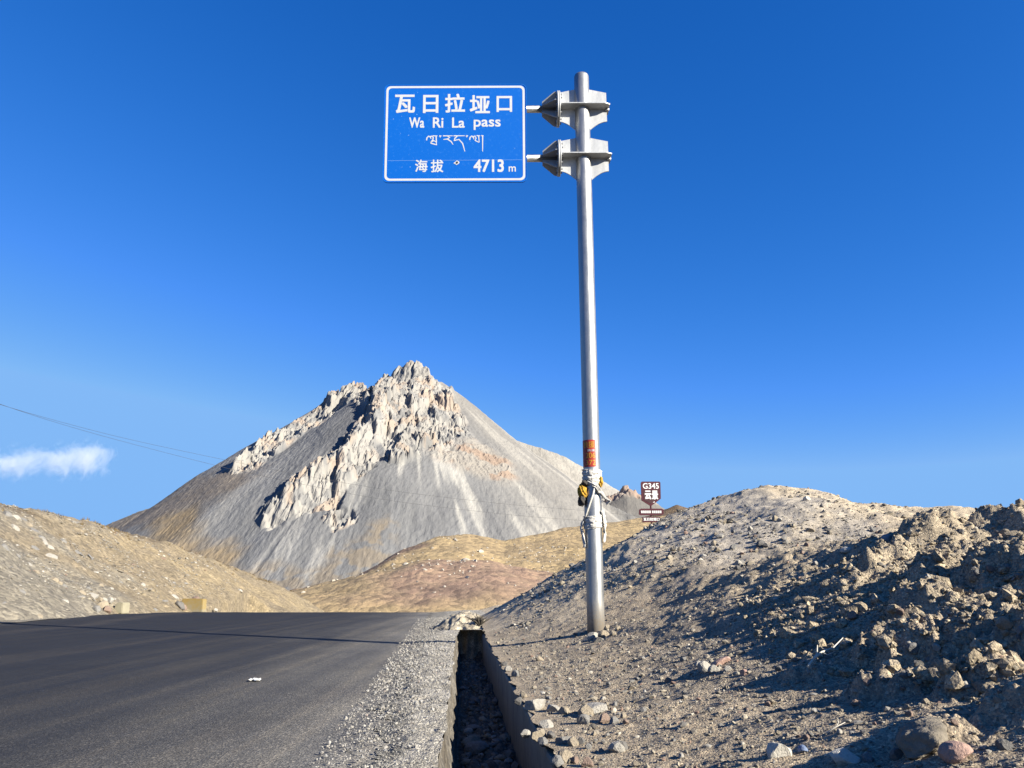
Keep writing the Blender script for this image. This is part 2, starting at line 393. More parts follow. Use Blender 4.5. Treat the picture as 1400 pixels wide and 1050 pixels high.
# mountain
mx = np.linspace(-640, 340, 860); my = np.linspace(430, 1120, 560)
X, Y = np.meshgrid(mx, my); Z, MK, PM = mountain(X, Y, True)
U = X - R_LEFT[0].x; VV = R_LEFT[0].y - Y                                     # from the summit
ang = np.arctan2(U, VV + 40)
str1 = fbm(ang * 5.5, np.hypot(U, VV) * .004, 4, 411); str2 = fbm(ang * 26, np.hypot(U, VV) * .006, 3, 412)
grey = np.array((.265, .266, .27)); pale = np.array((.52, .505, .47)); dark = np.array((.185, .188, .197))
c = mixc(np.broadcast_to(grey, X.shape + (3,)), pale, sst(.08, .42, str1 + .45 * str2) * (.25 + .75 * sst(-.3, .1, ang)) * .95)
c = mixc(c, dark, sst(.1, .6, -str1 + .4 * str2) * .7)
str3 = fbm(ang * 70, np.hypot(U, VV) * .012, 3, 414); c = c * (1 + .09 * str3)[..., None]
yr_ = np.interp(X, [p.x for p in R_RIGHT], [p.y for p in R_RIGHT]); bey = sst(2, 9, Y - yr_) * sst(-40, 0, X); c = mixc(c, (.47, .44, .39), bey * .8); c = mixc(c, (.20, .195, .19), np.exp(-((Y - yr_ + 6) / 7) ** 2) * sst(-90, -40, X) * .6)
rz_ = sst(.25, .75, ang + .10 * str1) * (1 - sst(.9, 1.15, ang))
c = mixc(c, (.37, .345, .31), rz_ * .6)
nz_ = fbm(X * .02, Y * .02, 4, 421); nf_ = fbm(X * .07, Y * .07, 4, 422)
tanc = mixc((.46, .335, .18), (.36, .275, .17), sst(-.3, .4, nf_)); brown = mixc((.25, .20, .155), (.31, .24, .17), sst(-.3, .4, nf_))
T_FOOT = [_h(300, 782), _h(345, 792), _h(390, 800), _h(430, 800), _h(470, 775), _h(505, 748)]; T_SH = [_h(235, 712), _h(245, 735), _h(270, 760), _h(310, 790)]; T_BR = [_h(120, 735), _h(175, 706), _h(215, 694), _h(265, 678), _h(300, 668)]
d_, _ = pldist(X, Y, T_BR); c = mixc(c, brown, (1 - sst(20, 60, d_ + 26 * nz_)) * .6)
d_, _ = pldist(X, Y, T_SH); c = mixc(c, tanc, (1 - sst(6, 34, d_ + 16 * nz_)) * .7)
d_, _ = pldist(X, Y, T_FOOT); ft_ = np.maximum(1 - sst(6, 36, d_ + 30 * nz_), sst(0, -26, Z + 14 * nz_)); c = mixc(c, tanc, ft_ * sst(-.4, .3, nf_ + .1) * .5)
rockc = mixc((.45, .43, .40), (.48, .395, .325), sst(-.05, .45, fbm(X * .03, Y * .03, 4, 431)))
rockc = mixc(rockc, (.31, .305, .30), sst(.1, .5, fbm(X * .05, Y * .05, 4, 432)))
c = mixc(c, rockc, np.clip(MK * 1.3, 0, 1))
c = mixc(c, mixc((.42, .38, .33), (.42, .30, .22), sst(.0, .4, fbm(X * .04, Y * .05, 3, 433))), PM * (1 - MK) * .75)
link('mountain', raw_mesh('mountain', np.stack([X, Y, Z], -1).reshape(-1, 3), grid_faces(*X.shape), c.reshape(-1, 3), smooth=False), M_MOUNT, kind='structure')

# far crag and brown hill behind the small sign
FAR = PX([(800, 716, 1010), (822, 702, 1006), (836, 683, 1004), (846, 673, 1002), (858, 669, 1000), (871, 674, 998), (882, 690, 996), (905, 700, 992), (945, 707, 985), (1040, 713, 980)])
fx = np.linspace(60, 380, 300); fy = np.linspace(860, 1090, 200); X, Y = np.meshgrid(fx, fy)
Z = ridge_field(X, Y, [FAR], .62); d, _ = pldist(X, Y, FAR[2:7]); mk = 1 - sst(12, 24, d + 5 * fbm(X * .06, Y * .06, 3, 441))
f1, e1, r1 = worley(X / 9, Y / 14, 442); f2, e2, r2 = worley(X / 4.5, Y / 7, 443)
Z = Z + mk * (6 * (r1 - .3) * sst(0, .2, e1) + 4 * (r2 - .3) * sst(0, .2, e2)) + .8 * fbm(X * .05, Y * .05, 3, 444)
c = mixc(np.broadcast_to((.27, .255, .235), X.shape + (3,)), mixc((.48, .40, .34), (.46, .34, .27), sst(-.2, .4, fbm(X * .06, Y * .06, 3, 445))), mk)
link('rocky_peak', raw_mesh('rocky_peak', np.stack([X, Y, Z], -1).reshape(-1, 3), grid_faces(*X.shape), c.reshape(-1, 3)), M_MOUNT, kind='structure')
FH = PX([(840, 722, 640), (880, 712, 636), (905, 700, 632), (926, 692, 630), (944, 697, 628), (980, 704, 625), (1150, 716, 620)])
fx = np.linspace(60, 330, 150); fy = np.linspace(520, 720, 110); X, Y = np.meshgrid(fx, fy)
Z = ridge_field(X, Y, [FH], .34) + .7 * fbm(X * .05, Y * .05, 4, 451)
c = mixc((.30, .215, .13), (.23, .17, .12), sst(-.3, .4, fbm(X * .04, Y * .04, 4, 452)))
link('brown_hill', raw_mesh('brown_hill', np.stack([X, Y, Z], -1).reshape(-1, 3), grid_faces(*X.shape), c.reshape(-1, 3)), M_MID, kind='structure')

# grassy hill beyond the road's crest
hx = np.linspace(-95, 110, 420); hy = np.linspace(118, 330, 300); X, Y = np.meshgrid(hx, hy); Z = mid_hill(X, Y)
def mid_col(X, Y):
    n = fbm(X * .05, Y * .05, 4, 461); n2 = fbm(X * .3, Y * .3, 3, 462)
    c = mixc((.40, .302, .168), (.345, .262, .155), sst(-.4, .4, n + .5 * n2))
    pr = at(665, 800, 165); red = 1 - sst(.55, 1.15, np.hypot((X - pr.x) / 28, (Y - pr.y) / 26) + .35 * n)
    c = mixc(c, mixc((.27, .175, .145), (.32, .22, .165), sst(-.3, .4, n2)), red * .75)
    dg, _ = pldist(X, Y, [at(405, 850, 172), at(470, 800, 190), at(560, 748, 210)])
    c = mixc(c, (.20, .135, .105), (1 - sst(2.5, 7, dg + 2 * n)) * .85)
    pd = at(640, 825, 150); c = mixc(c, (.17, .12, .10), (1 - sst(3, 7, np.hypot(X - pd.x, (Y - pd.y) * .7) + 3 * n)) * .5)
    return c * 1.5
link('grassy_hill', raw_mesh('grassy_hill', np.stack([X, Y, Z], -1).reshape(-1, 3), grid_faces(*X.shape), mid_col(X, Y).reshape(-1, 3)), M_MID, kind='structure')

# left cut slope
lr = np.exp(np.linspace(math.log(14), math.log(172), 430)); lc = np.linspace(-34, 16, 420)
Yg, D = np.meshgrid(lr, lc, indexing='ij')
X = left_edge(Yg) + np.where(D < 0, D * (1 + .004 * Yg), D) * 1.0
Y = Yg; Z = left_hill(X, Y)
Z = np.where((D > .6) & (Y < 75), np.minimum(Z, road_z(Y) - .3), Z)
n = fbm(X * .18, Y * .18, 4, 471); n2 = fbm(X * 1.1, Y * .6, 3, 472)
crx = np.interp(Y, [p.y for p in CREST], [p.x for p in CREST]); dd = X - crx
c = mixc((.46, .37, .235), (.39, .32, .22), sst(-.4, .4, n + .4 * n2))
c = mixc(c, (.36, .33, .275), sst(60, 36, Y + 18 * n + .8 * dd) * .9)
c = mixc(c, (.45, .34, .20), (1 - sst(-1, 1.5, dd + 1.2 * n)) * .6)
c = mixc(c, (.16, .12, .085), (1 - sst(.1, .8, np.abs(dd - .8 + 1.0 * n2))) * sst(.0, .35, n + .2) * .6)
link('cut_slope', raw_mesh('cut_slope', np.stack([X, Y, Z], -1).reshape(-1, 3), grid_faces(*X.shape), c.reshape(-1, 3)), M_LEFT, kind='structure')

# right bank: rows thin out with distance, columns run out from the ditch wall
br = np.exp(np.linspace(math.log(2.6), math.log(62), 760)); bs = np.concatenate([np.linspace(0, .9, 520), np.linspace(.91, 2.4, 60)])
Yg, S = np.meshgrid(br, bs, indexing='ij')
s_ = S * Yg - .105 + .05 * fbm(Yg * 2.2, Yg * 0 + 3.3, 3, 481) * np.exp(-S * Yg * 3)
X = wall_x(Yg) + .12 + s_; Y = Yg; Z = bank(X, Y)
def bank_col(X, Y):
    n = fbm(X * .6, Y * .6, 4, 491); n2 = fbm(X * 3, Y * 3, 3, 492)
    s = X - wall_x(Y) - .12
    c = mixc((.60, .49, .355), (.49, .41, .31), sst(-.4, .4, n + .4 * n2))
    c = mixc(c, (.88, .735, .53), sst(14.5, 20, Y + 3 * n) * .85)
    pg = at(1010, 745, 20.0); gr = 1 - sst(1.6, 3.6, np.hypot(X - pg.x, (Y - pg.y) * .7) + 1.2 * n); c = mixc(c, (.66, .62, .56), gr * .6)
    c = mixc(c, (.60, .50, .36), sst(2.4, 4, s) * (1 - sst(13, 16, Y)) * .7)
    return c
link('earth_bank', raw_mesh('earth_bank', np.stack([X, Y, Z], -1).reshape(-1, 3), grid_faces(*X.shape), bank_col(X, Y).reshape(-1, 3)), M_BANK, kind='structure')

# road: asphalt, dusty towards its edges
def asphalt_mat():
    m, nt, b = nodes('asphalt', .6, .2)
    g = N(nt, 'NewGeometry'); sp = N(nt, 'SeparateXYZ'); nt.links.new(g.outputs['Position'], sp.inputs[0])
    at_ = N(nt, 'Attribute', attribute_name='Col')
    tc = N(nt, 'TexCoord'); mp = N(nt, 'Mapping'); mp.inputs['Scale'].default_value = (2.2, .05, 1); mp.inputs['Rotation'].default_value = (0, 0, math.radians(-6)); nt.links.new(tc.outputs['Object'], mp.inputs[0])
    n1 = N(nt, 'TexNoise', Scale=1.0, Detail=6, Roughness=.6); nt.links.new(mp.outputs[0], n1.inputs['Vector'])
    n2 = N(nt, 'TexNoise', Scale=90, Detail=3, Roughness=.7); nt.links.new(tc.outputs['Object'], n2.inputs['Vector'])
    n3 = N(nt, 'TexNoise', Scale=.5, Detail=5, Roughness=.6); nt.links.new(tc.outputs['Object'], n3.inputs['Vector'])
    v = N(nt, 'TexVoronoi', Scale=70); nt.links.new(tc.outputs['Object'], v.inputs['Vector'])
    hs = N(nt, 'SeparateColor'); nt.links.new(v.outputs['Color'], hs.inputs[0])
    c = mul(nt, at_.outputs['Color'], ramp(nt, n1.outputs[0], [(.32, (.72, .73, .76)), (.5, (1, 1, 1)), (.72, (1.5, 1.42, 1.3))]))
    c = mul(nt, c, ramp(nt, n3.outputs[0], [(.3, (.85, .85, .87)), (.7, (1.15, 1.14, 1.1))]))
    c = mul(nt, c, ramp(nt, hs.outputs[0], [(0, (.6, .6, .6)), (.6, (.98, .98, .98)), (.9, (1.3, 1.3, 1.3)), (1, (2.2, 2.1, 1.95))]))
    ad = N(nt, 'Math', operation='ADD'); nt.links.new(n2.outputs[0], ad.inputs[0]); nt.links.new(v.outputs['Distance'], ad.inputs[1])
    bp = N(nt, 'Bump', Strength=.55, Distance=.012); nt.links.new(ad.outputs[0], bp.inputs['Height'])
    nt.links.new(c, b.inputs['Base Color']); nt.links.new(bp.outputs[0], b.inputs['Normal'])
    nt.links.new(ramp(nt, n1.outputs[0], [(.3, (.68,) * 3), (.7, (.85,) * 3)]), b.inputs['Roughness'])
    return m
M_ASPH = asphalt_mat()
ry = np.concatenate([np.linspace(-60, 1.5, 30), np.exp(np.linspace(math.log(1.8), math.log(150), 260))]); rc = np.linspace(0, 1, 200) ** .8
def sh_edge(y):                                            # asphalt / gravel boundary
    y = np.asarray(y, float); return ditch_x(y) - .36 - .026 * np.minimum(np.abs(y), 40)
Yg, T = np.meshgrid(ry, rc, indexing='ij')
xl = np.where(Yg < 25, -15.9 - .05 * (Yg - 25) * 0, left_edge(Yg)) - .5 + .25 * fbm(Yg * .5, Yg * 0 + .7, 3, 503); xr = np.where(Yg < 21, ditch_x(Yg) - .12, ditch_x(Yg) + .9)
X = xl + (xr - xl) * T; Y = Yg; Z = road_z(Y) + .008 * fbm(X * .3, Y * .15, 3, 501) - .006
dr = sh_edge(Y) - X                                         # metres in from the gravel
dl = X - xl
n = fbm(X * .8, Y * .25, 4, 502)
dust = np.exp(-np.maximum(dr, 0) / 1.45) * (.9 + .3 * n)
c = mixc(np.broadcast_to((.028, .028, .032), X.shape + (3,)), (.33, .31, .275), np.clip(dust, 0, 1))
c = mixc(c, (.22, .20, .17), np.clip(np.exp(-np.maximum(dl, 0) / .5), 0, 1) * .8)
band = np.exp(-((dl - 4.6 + .05 * Y) / .45) ** 2) * .20 + np.exp(-((dl - 8.6) / .5) ** 2) * .08
c = mixc(c, (.20, .165, .12), band)
link('road', raw_mesh('road', np.stack([X, Y, Z], -1).reshape(-1, 3), grid_faces(*X.shape), c.reshape(-1, 3)), M_ASPH, kind='structure')
# left verge of pale dust
vy = np.exp(np.linspace(math.log(12), math.log(120), 160)); vt = np.linspace(0, 1, 14); Yg, T = np.meshgrid(vy, vt, indexing='ij')
xa = left_edge(Yg) - 1.6; xb = left_edge(Yg) + .05 + .22 * fbm(Yg * .4, Yg * 0, 3, 506); X = xa + (xb - xa) * T; Y = Yg
Z = road_z(Y) + .012 + .02 * (1 - T) + .02 * fbm(X * 1.5, Y * 1.5, 3, 507) * (1 - T)
c = mixc((.42, .385, .32), (.36, .32, .26), sst(-.4, .4, fbm(X, Y * .5, 3, 508)))
link('verge', raw_mesh('verge', np.stack([X, Y, Z], -1).reshape(-1, 3), grid_faces(*X.shape), c.reshape(-1, 3)), M_SHOULDER, kind='structure')
# right shoulder of pale gravel between asphalt and ditch
sy = np.concatenate([np.linspace(-6, 2.4, 30), np.exp(np.linspace(math.log(2.5), math.log(58), 620))]); stt = np.linspace(0, 1, 70); Yg, T = np.meshgrid(sy, stt, indexing='ij')
rim = .05 * fbm(Yg * 1.6, Yg * 0 + 1.1, 4, 511) + .10 * sst(17.5, 19.3, Yg)
xa = sh_edge(Yg) + (.22 * fbm(Yg * 1.1, Yg * 0 + 5, 4, 512) + .12 * fbm(Yg * 9, Yg * 0 + 5, 3, 513))
xb = np.where(Yg < 19.6, ditch_x(Yg) + rim * .6, ditch_x(Yg) + rim + 1.0)
X = xa + (xb - xa) * T; Y = Yg
Z = road_z(Y) + .008 * fbm(X * .3, Y * .15, 3, 501) + .002 + .040 * sst(.02, .5, T) + .02 * fbm(X * 3, Y * 3, 4, 514) * sst(.03, .3, T) + .012 * ridged(X * 11, Y * 11, 2, 515) * sst(.05, .3, T)
Z = Z + .05 * sst(18.3, 20, Y) * sst(.3, .8, T)
n = fbm(X * 1.5, Y * 1.5, 4, 516)
c = mixc((.70, .655, .575), (.54, .505, .44), sst(-.4, .4, n)); c = mixc(c, (.30, .285, .25), (1 - sst(0, .6, T + .35 * n)) * .85)
link('gravel_shoulder', raw_mesh('gravel_shoulder', np.stack([X, Y, Z], -1).reshape(-1, 3), grid_faces(*X.shape), c.reshape(-1, 3)), M_SHOULDER, kind='structure')

# ditch bed and its ragged road-side face
dy_ = np.concatenate([np.linspace(-6, 2.4, 20), np.exp(np.linspace(math.log(2.5), math.log(21.2), 420))]); prof = np.linspace(0, 1, 60); Yg, T = np.meshgrid(dy_, prof, indexing='ij')
xa = ditch_x(Yg) + .05 * fbm(Yg * 1.6, Yg * 0 + 1.1, 4, 511) * .6 - .02; xb = wall_x(Yg) + .01
wallT = .26
Xf = xa + .10 * sst(0, wallT, T) + (xb - xa - .10) * np.clip((T - wallT) / (1 - wallT), 0, 1); X = Xf + .03 * fbm(Yg * 3, T * 6, 3, 521) * sst(.02, .1, T) * sst(1, .9, T)
Y = Yg
f1, e1, r1 = worley(X * 6, Y * 5, 522)
Z = -.002 - .64 * sst(0, wallT, T) + sst(wallT, wallT + .1, T) * (.06 * fbm(X * 2.5, Y * 1.5, 4, 523) + .09 * r1 * sst(.55, .1, f1)) + .45 * sst(19.4, 20.9, Y) * sst(.1, wallT, T)
c = mixc((.20, .175, .14), (.27, .25, .22), r1)
link('ditch_bed', raw_mesh('ditch_bed', np.stack([X, Y, Z], -1).reshape(-1, 3), grid_faces(*X.shape), c.reshape(-1, 3)), M_DITCH, kind='structure')

# ------------------------------------------------------------------ concrete wall of the ditch
M_CONC = plain('ditch_concrete', (.17, .155, .125), .9, var=.35, scale=3, bump=.5, bdist=.01, stretch=(7, 1.2, 1.0))
wy = np.concatenate([np.linspace(-6, 2.4, 30), np.exp(np.linspace(math.log(2.5), math.log(20.9), 300))]); V = []
for y in wy:
    ch = .02 * float(fbm(np.array([y * 2.5]), np.array([2.0]), 3, 531)[0]) - .015 * (float(fbm(np.array([y * .8]), np.array([9.0]), 2, 532)[0]) > .25)
    xi = float(wall_x(y)); jj = .006 * float(fbm(np.array([y * 3]), np.array([4.0]), 3, 533)[0])
    V += [(xi + .02, y, -.85), (xi + jj, y, -.3), (xi + jj * .5, y, -.02 + ch), (xi + .012, y, ch), (xi + .115, y, ch - .004), (xi + .12, y, -.85)]
F = [(i * 6 + k, i * 6 + (k + 1) % 6, (i + 1) * 6 + (k + 1) % 6, (i + 1) * 6 + k) for i in range(len(wy) - 1) for k in range(6)] + [tuple(range(6)), tuple((len(wy) - 1) * 6 + k for k in range(6))[::-1]]
me = bpy.data.meshes.new('ditch_wall'); me.from_pydata(V, [], F); me.update()
bmx = bmesh.new(); bmx.from_mesh(me); bmesh.ops.recalc_face_normals(bmx, faces=bmx.faces[:]); bmx.to_mesh(me); bmx.free()
tag(link('ditch_wall', me, M_CONC), 'straight grey concrete side wall of the roadside ditch below the earth bank', 'wall')

# heap of pale rubble closing the ditch's far end
hx = np.linspace(-2.3, .4, 110); hy = np.linspace(19.0, 26, 150); X, Y = np.meshgrid(hx, hy)
q = np.hypot((X + 1.25 - .0 * Y) / .82, (Y - 21.9) / 2.4) + .18 * fbm(X * 2, Y * 1.4, 3, 541)
front = sst(19.75 + 0, 20.15, Y + .25 * fbm(X * 3, Y * 0, 2, 545))
Z = (.38 * (1 - sst(.1, 1.05, q)) + .035 * fbm(X * 5, Y * 4, 4, 542) * (q < 1.05) + .03 * ridged(X * 9, Y * 7, 2, 543) * (q < 1) + .03) * front - .62 * (1 - front) - .35 * sst(.98, 1.15, q)
c = mixc((.74, .66, .52), (.60, .52, .40), sst(-.3, .4, fbm(X * 3, Y * 2, 3, 544)))
tag(link('rubble_heap', raw_mesh('rubble_heap', np.stack([X, Y, Z], -1).reshape(-1, 3), grid_faces(*X.shape), c.reshape(-1, 3)), M_SHOULDER), 'pale heap of dirt and rubble blocking the far end of the ditch', 'dirt heap')

# ------------------------------------------------------------------ overhead road sign
def metal_mat(name, col, rough, metal, soil=None):
    m, nt, b = nodes(name, rough, .5, metal)
    tc = N(nt, 'TexCoord'); mp = N(nt, 'Mapping'); mp.inputs['Scale'].default_value = (3, 3, .6); nt.links.new(tc.outputs['Object'], mp.inputs[0])
    n = N(nt, 'TexNoise', Scale=3, Detail=7, Roughness=.7); nt.links.new(mp.outputs[0], n.inputs['Vector'])
    v = N(nt, 'TexNoise', Scale=28, Detail=4, Roughness=.7); nt.links.new(tc.outputs['Object'], v.inputs['Vector'])
    c = mul(nt, col, ramp(nt, n.outputs[0], [(.3, (.84, .85, .86)), (.7, (1.12, 1.12, 1.11))]))
    c = mul(nt, c, ramp(nt, v.outputs[0], [(.3, (.9, .9, .9)), (.7, (1.07, 1.07, 1.07))]))
    if soil is not None:                                   # dust and splashed mud clinging near the ground
        sp = N(nt, 'SeparateXYZ'); nt.links.new(tc.outputs['Object'], sp.inputs[0]); mr = N(nt, 'MapRange'); mr.inputs[1].default_value = soil + .9; mr.inputs[2].default_value = soil; nt.links.new(sp.outputs[2], mr.inputs[0])
        mm = N(nt, 'Math', operation='MULTIPLY'); nt.links.new(mr.outputs[0], mm.inputs[0]); nt.links.new(v.outputs[0], mm.inputs[1])
        fac = ramp(nt, mm.outputs[0], [(.16, (0,) * 3), (.46, (.85,) * 3)]); c = mul(nt, c, (.15, .12, .085), fac, 'MIX'); iv = N(nt, 'Math', operation='MULTIPLY_ADD'); nt.links.new(fac, iv.inputs[0]); iv.inputs[1].default_value = -metal; iv.inputs[2].default_value = metal; nt.links.new(iv.outputs[0], b.inputs['Metallic'])
    nt.links.new(c, b.inputs['Base Color'])
    nt.links.new(ramp(nt, n.outputs[0], [(.3, (rough - .08,) * 3), (.7, (rough + .1,) * 3)]), b.inputs['Roughness'])
    bp = N(nt, 'Bump', Strength=.08, Distance=.004); nt.links.new(v.outputs[0], bp.inputs['Height']); nt.links.new(bp.outputs[0], b.inputs['Normal'])
    return m
M_GALV = metal_mat('galvanised_steel', (.30, .30, .30), .40, .80)
M_PLATE = metal_mat('galvanised_plate', (.36, .365, .37), .55, .35)
M_BOLT = plain('bolt_steel', (.35, .35, .36), .5, .8)
def sheet_mat(name, col, streaks=True):
    m, nt, b = nodes(name, .55, .12)
    tc = N(nt, 'TexCoord')
    n = N(nt, 'TexNoise', Scale=6, Detail=8, Roughness=.75); nt.links.new(tc.outputs['Object'], n.inputs['Vector'])
    mp = N(nt, 'Mapping'); mp.inputs['Scale'].default_value = (7, 7, .7); nt.links.new(tc.outputs['Object'], mp.inputs[0])
    n2 = N(nt, 'TexNoise', Scale=2.2, Detail=6, Roughness=.7); nt.links.new(mp.outputs[0], n2.inputs['Vector'])
    c = mul(nt, col, (.05, .20, .48), ramp(nt, n.outputs[0], [(.60, (0,) * 3), (.78, (.22,) * 3)]), 'MIX')
    c = mul(nt, c, (.08, .24, .50), ramp(nt, n2.outputs[0], [(.55, (0,) * 3), (.78, (.25,) * 3)]), 'MIX')
    nt.links.new(c, b.inputs['Base Color'])
    return m
M_BLUE = sheet_mat('blue_sheeting', (.0005, .078, .36))
M_WHITE = plain('white_sheeting', (.50, .51, .53), .4, var=.06, scale=9)
M_ALU = plain('sign_aluminium', (.55, .57, .6), .45, .8)

POLE_Y = 14.2; PB = at(815, 862, POLE_Y); PT = at(795.5, 103, POLE_Y); PXX = PB.x
PB.z = float(bank(np.array([PB.x]), np.array([POLE_Y]))[0]); PR = .156
M_POLE = metal_mat('pole_steel', (.30, .30, .30), .42, .80, PB.z)
SIGN = thing('overhead_sign', 'tall galvanised pole carrying a blue Wa Ri La pass altitude sign on two arms', 'road sign', (PXX, POLE_Y, PB.z))
def to_sign(o):
    o.parent = SIGN; o.matrix_parent_inverse = Matrix.Translation(-SIGN.location); return o
pz = [PB.z - .5, PB.z + .5, 4, 7, 10, PT.z - .05, PT.z - .015, PT.z]
pole = to_sign(tube('pole', [(PXX, POLE_Y, z) for z in pz], [PR, PR, PR, PR, PR, PR, PR * .93, PR * .7], 48, M_POLE))

def bracket(zc, first):
    """clamp plates round the pole, flange, gussets and the arm carrying the panel"""
    L, R_ = -.50, .515
    cur_l = [(L + (abs(L) - PR) * t, -.30 - .20 * t ** 1.8) for t in np.linspace(0, 1, 9)]
    cur_r = [(R_ - (R_ - PR) * t, -.30 - .20 * t ** 1.8) for t in np.linspace(0, 1, 9)]
    left = [(L, .39), (-PR, .47)] + [(-PR, -.50)] + cur_l[::-1][1:]
    right = [(PR, .47), (R_, .39)] + cur_r[0:] 
    for poly in (left, right):
        bm = prism([(PXX + a, zc + b) for a, b in poly], POLE_Y - .012, POLE_Y + .012)
        to_sign(link('web_plate', bm_mesh('web_plate', bm), M_PLATE))
    for zz in (zc,):
        circ = [(PR * 1.0 * math.cos(a), PR * 1.0 * math.sin(a)) for a in np.linspace(0, 2 * math.pi, 40, endpoint=False)]
        bm = bmesh.new()
        outer = [(L, -.235), (R_ + .05, -.235), (R_ + .05, .235), (L, .235)]
        # square plate with a round hole for the pole, as a ring of quads
        ring = []
        for (cx, cy) in circ:
            k = max(abs(cx) / (abs(L) if cx < 0 else R_ + .05), abs(cy) / .235); ring.append((cx / k, cy / k))
        lev = []
        for z in (zz - .011, zz + .011):
            lev.append(([bm.verts.new((PXX + a, POLE_Y + b, z)) for a, b in circ], [bm.verts.new((PXX + a, POLE_Y + b, z)) for a, b in ring]))
        n = len(circ)
        for i in range(n):
            j = (i + 1) % n
            bm.faces.new((lev[0][0][i], lev[0][0][j], lev[0][1][j], lev[0][1][i])); bm.faces.new((lev[1][0][i], lev[1][1][i], lev[1][1][j], lev[1][0][j]))
            bm.faces.new((lev[0][1][i], lev[0][1][j], lev[1][1][j], lev[1][1][i]))
        bmesh.ops.recalc_face_normals(bm, faces=bm.faces[:])
        to_sign(link('stiffener_plate', bm_mesh('stiffener_plate', bm), M_PLATE))
    for dx in (-.014, .020):
        x0 = PXX + L + dx - .014
        fl = to_sign(tube('flange', [(x0 - .014, POLE_Y, zc), (x0 + .014, POLE_Y, zc)], .37, 40, M_PLATE))
        if dx < 0:
            for k in range(12):
                a = 2 * math.pi * (k + .5) / 12; p = Vector((x0, POLE_Y + .30 * math.cos(a), zc + .30 * math.sin(a)))
                b_ = tube('bolt', [p + Vector((-.05, 0, 0)), p + Vector((.085, 0, 0))], .017, 6, M_BOLT, smooth=False); b_.parent = fl; 
    xf = PXX + L - .05; AR = .075
    for k in range(6):
        a = 2 * math.pi * k / 6 + math.pi / 6 + (math.pi / 6 if True else 0); d = Vector((0, math.cos(a), math.sin(a))); t_ = Vector((0, -math.sin(a), math.cos(a))) * .008
        P = [Vector((xf, 0, 0)) + d * AR * .9, Vector((xf, 0, 0)) + d * .355, Vector((xf - .05, 0, 0)) + d * .345, Vector((xf - .30, 0, 0)) + d * .15, Vector((xf - .30, 0, 0)) + d * AR * .9]
        c0 = Vector((0, POLE_Y, zc)); bm = bmesh.new()
        va = [bm.verts.new(c0 + p + t_) for p in P]; vb = [bm.verts.new(c0 + p - t_) for p in P]
        bm.faces.new(va); bm.faces.new(vb[::-1])
        for i in range(5): bm.faces.new((va[i], vb[i], vb[(i + 1) % 5], va[(i + 1) % 5]))
        bmesh.ops.recalc_face_normals(bm, faces=bm.faces[:]); to_sign(link('gusset', bm_mesh('gusset', bm), M_PLATE))
    to_sign(tube('arm', [(xf, POLE_Y, zc), (xf - 3.15, POLE_Y, zc)], AR, 24, M_GALV))
    to_sign(tube('end_bolt', [(PXX + R_ - .03, POLE_Y - .03, zc - .03), (PXX + R_ + .05, POLE_Y - .03, zc - .03)], .03, 12, M_PLATE))
Z1 = at(797, 149.4, POLE_Y).z; Z2 = at(798, 216.6, POLE_Y).z
bracket(Z1, True); bracket(Z2, False)

# panel: a frame of reference with u to the right, w up, tipped a little towards the road
TILT = math.radians(5.5); PY = POLE_Y - .17
PC = at(622.3, 181.5, PY); UPV = Vector((0, -math.sin(TILT), math.cos(TILT))); NV = Vector((0, -math.cos(TILT), -math.sin(TILT)))
_a = proj(PC); _b = proj(PC + UPV * .5); _c = proj(PC + Vector((.5, 0, 0)))
KW = .5 / abs(_b[1] - _a[1]); KU = .5 / (_c[0] - _a[0])
ROLL = math.radians(.25)
PANEL_M = Matrix(((1, 0, 0, PC.x), (0, UPV.y, NV.y, PC.y), (0, UPV.z, NV.z, PC.z), (0, 0, 0, 1))) @ Matrix.Rotation(ROLL, 4, 'Z')   # local x right, y up, z towards the viewer
def rrect(w, h, r, seg=8):
    out = []
    for (cx, cy, a0) in ((w - r, h - r, 0), (-w + r, h - r, 90), (-w + r, -h + r, 180), (w - r, -h + r, 270)):
        for k in range(seg + 1):
            a = math.radians(a0 + 90 * k / seg); out.append((cx + r * math.cos(a), cy + r * math.sin(a)))
    return out
W2, H2 = 97.0 * KU, 65.8 * KW
panel = bpy.data.objects.new('sign_panel', bm_mesh('sign_panel', prism(rrect(W2, H2, .10), -.02, .0, 'z'))); C.objects.link(panel); panel.data.materials.append(M_BLUE)
panel.parent = SIGN; panel.matrix_world = PANEL_M; panel.matrix_parent_inverse = Matrix.Identity(4)
bpy.context.view_layer.update(); panel.matrix_parent_inverse = SIGN.matrix_world.inverted(); panel.matrix_world = PANEL_M
def on_panel(name, me, mat, z=.0012):
    o = bpy.data.objects.new(name, me); C.objects.link(o)
    if mat and not me.materials: me.materials.append(mat)
    o.parent = panel; o.location = (0, 0, z); return o
def ring_mesh(name, outer, inner, z0, z1):
    bm = bmesh.new(); L = [[bm.verts.new((a, b, z)) for a, b in poly] for z in (z0, z1) for poly in (outer, inner)]; n = len(outer)
    for i in range(n):
        j = (i + 1) % n
        bm.faces.new((L[2][i], L[2][j], L[3][j], L[3][i])); bm.faces.new((L[0][j], L[0][i], L[1][i], L[1][j]))
        bm.faces.new((L[0][i], L[0][j], L[2][j], L[2][i])); bm.faces.new((L[1][j], L[1][i], L[3][i], L[3][j]))
    bmesh.ops.recalc_face_normals(bm, faces=bm.faces[:]); return bm_mesh(name, bm)
b1 = 1.6 * KU; b2 = 4.6 * KU
on_panel('border', ring_mesh('border', rrect(W2 - b1, H2 - b1, .10), rrect(W2 - b2, H2 - b2, .075), 0, .0008), M_WHITE, .001)
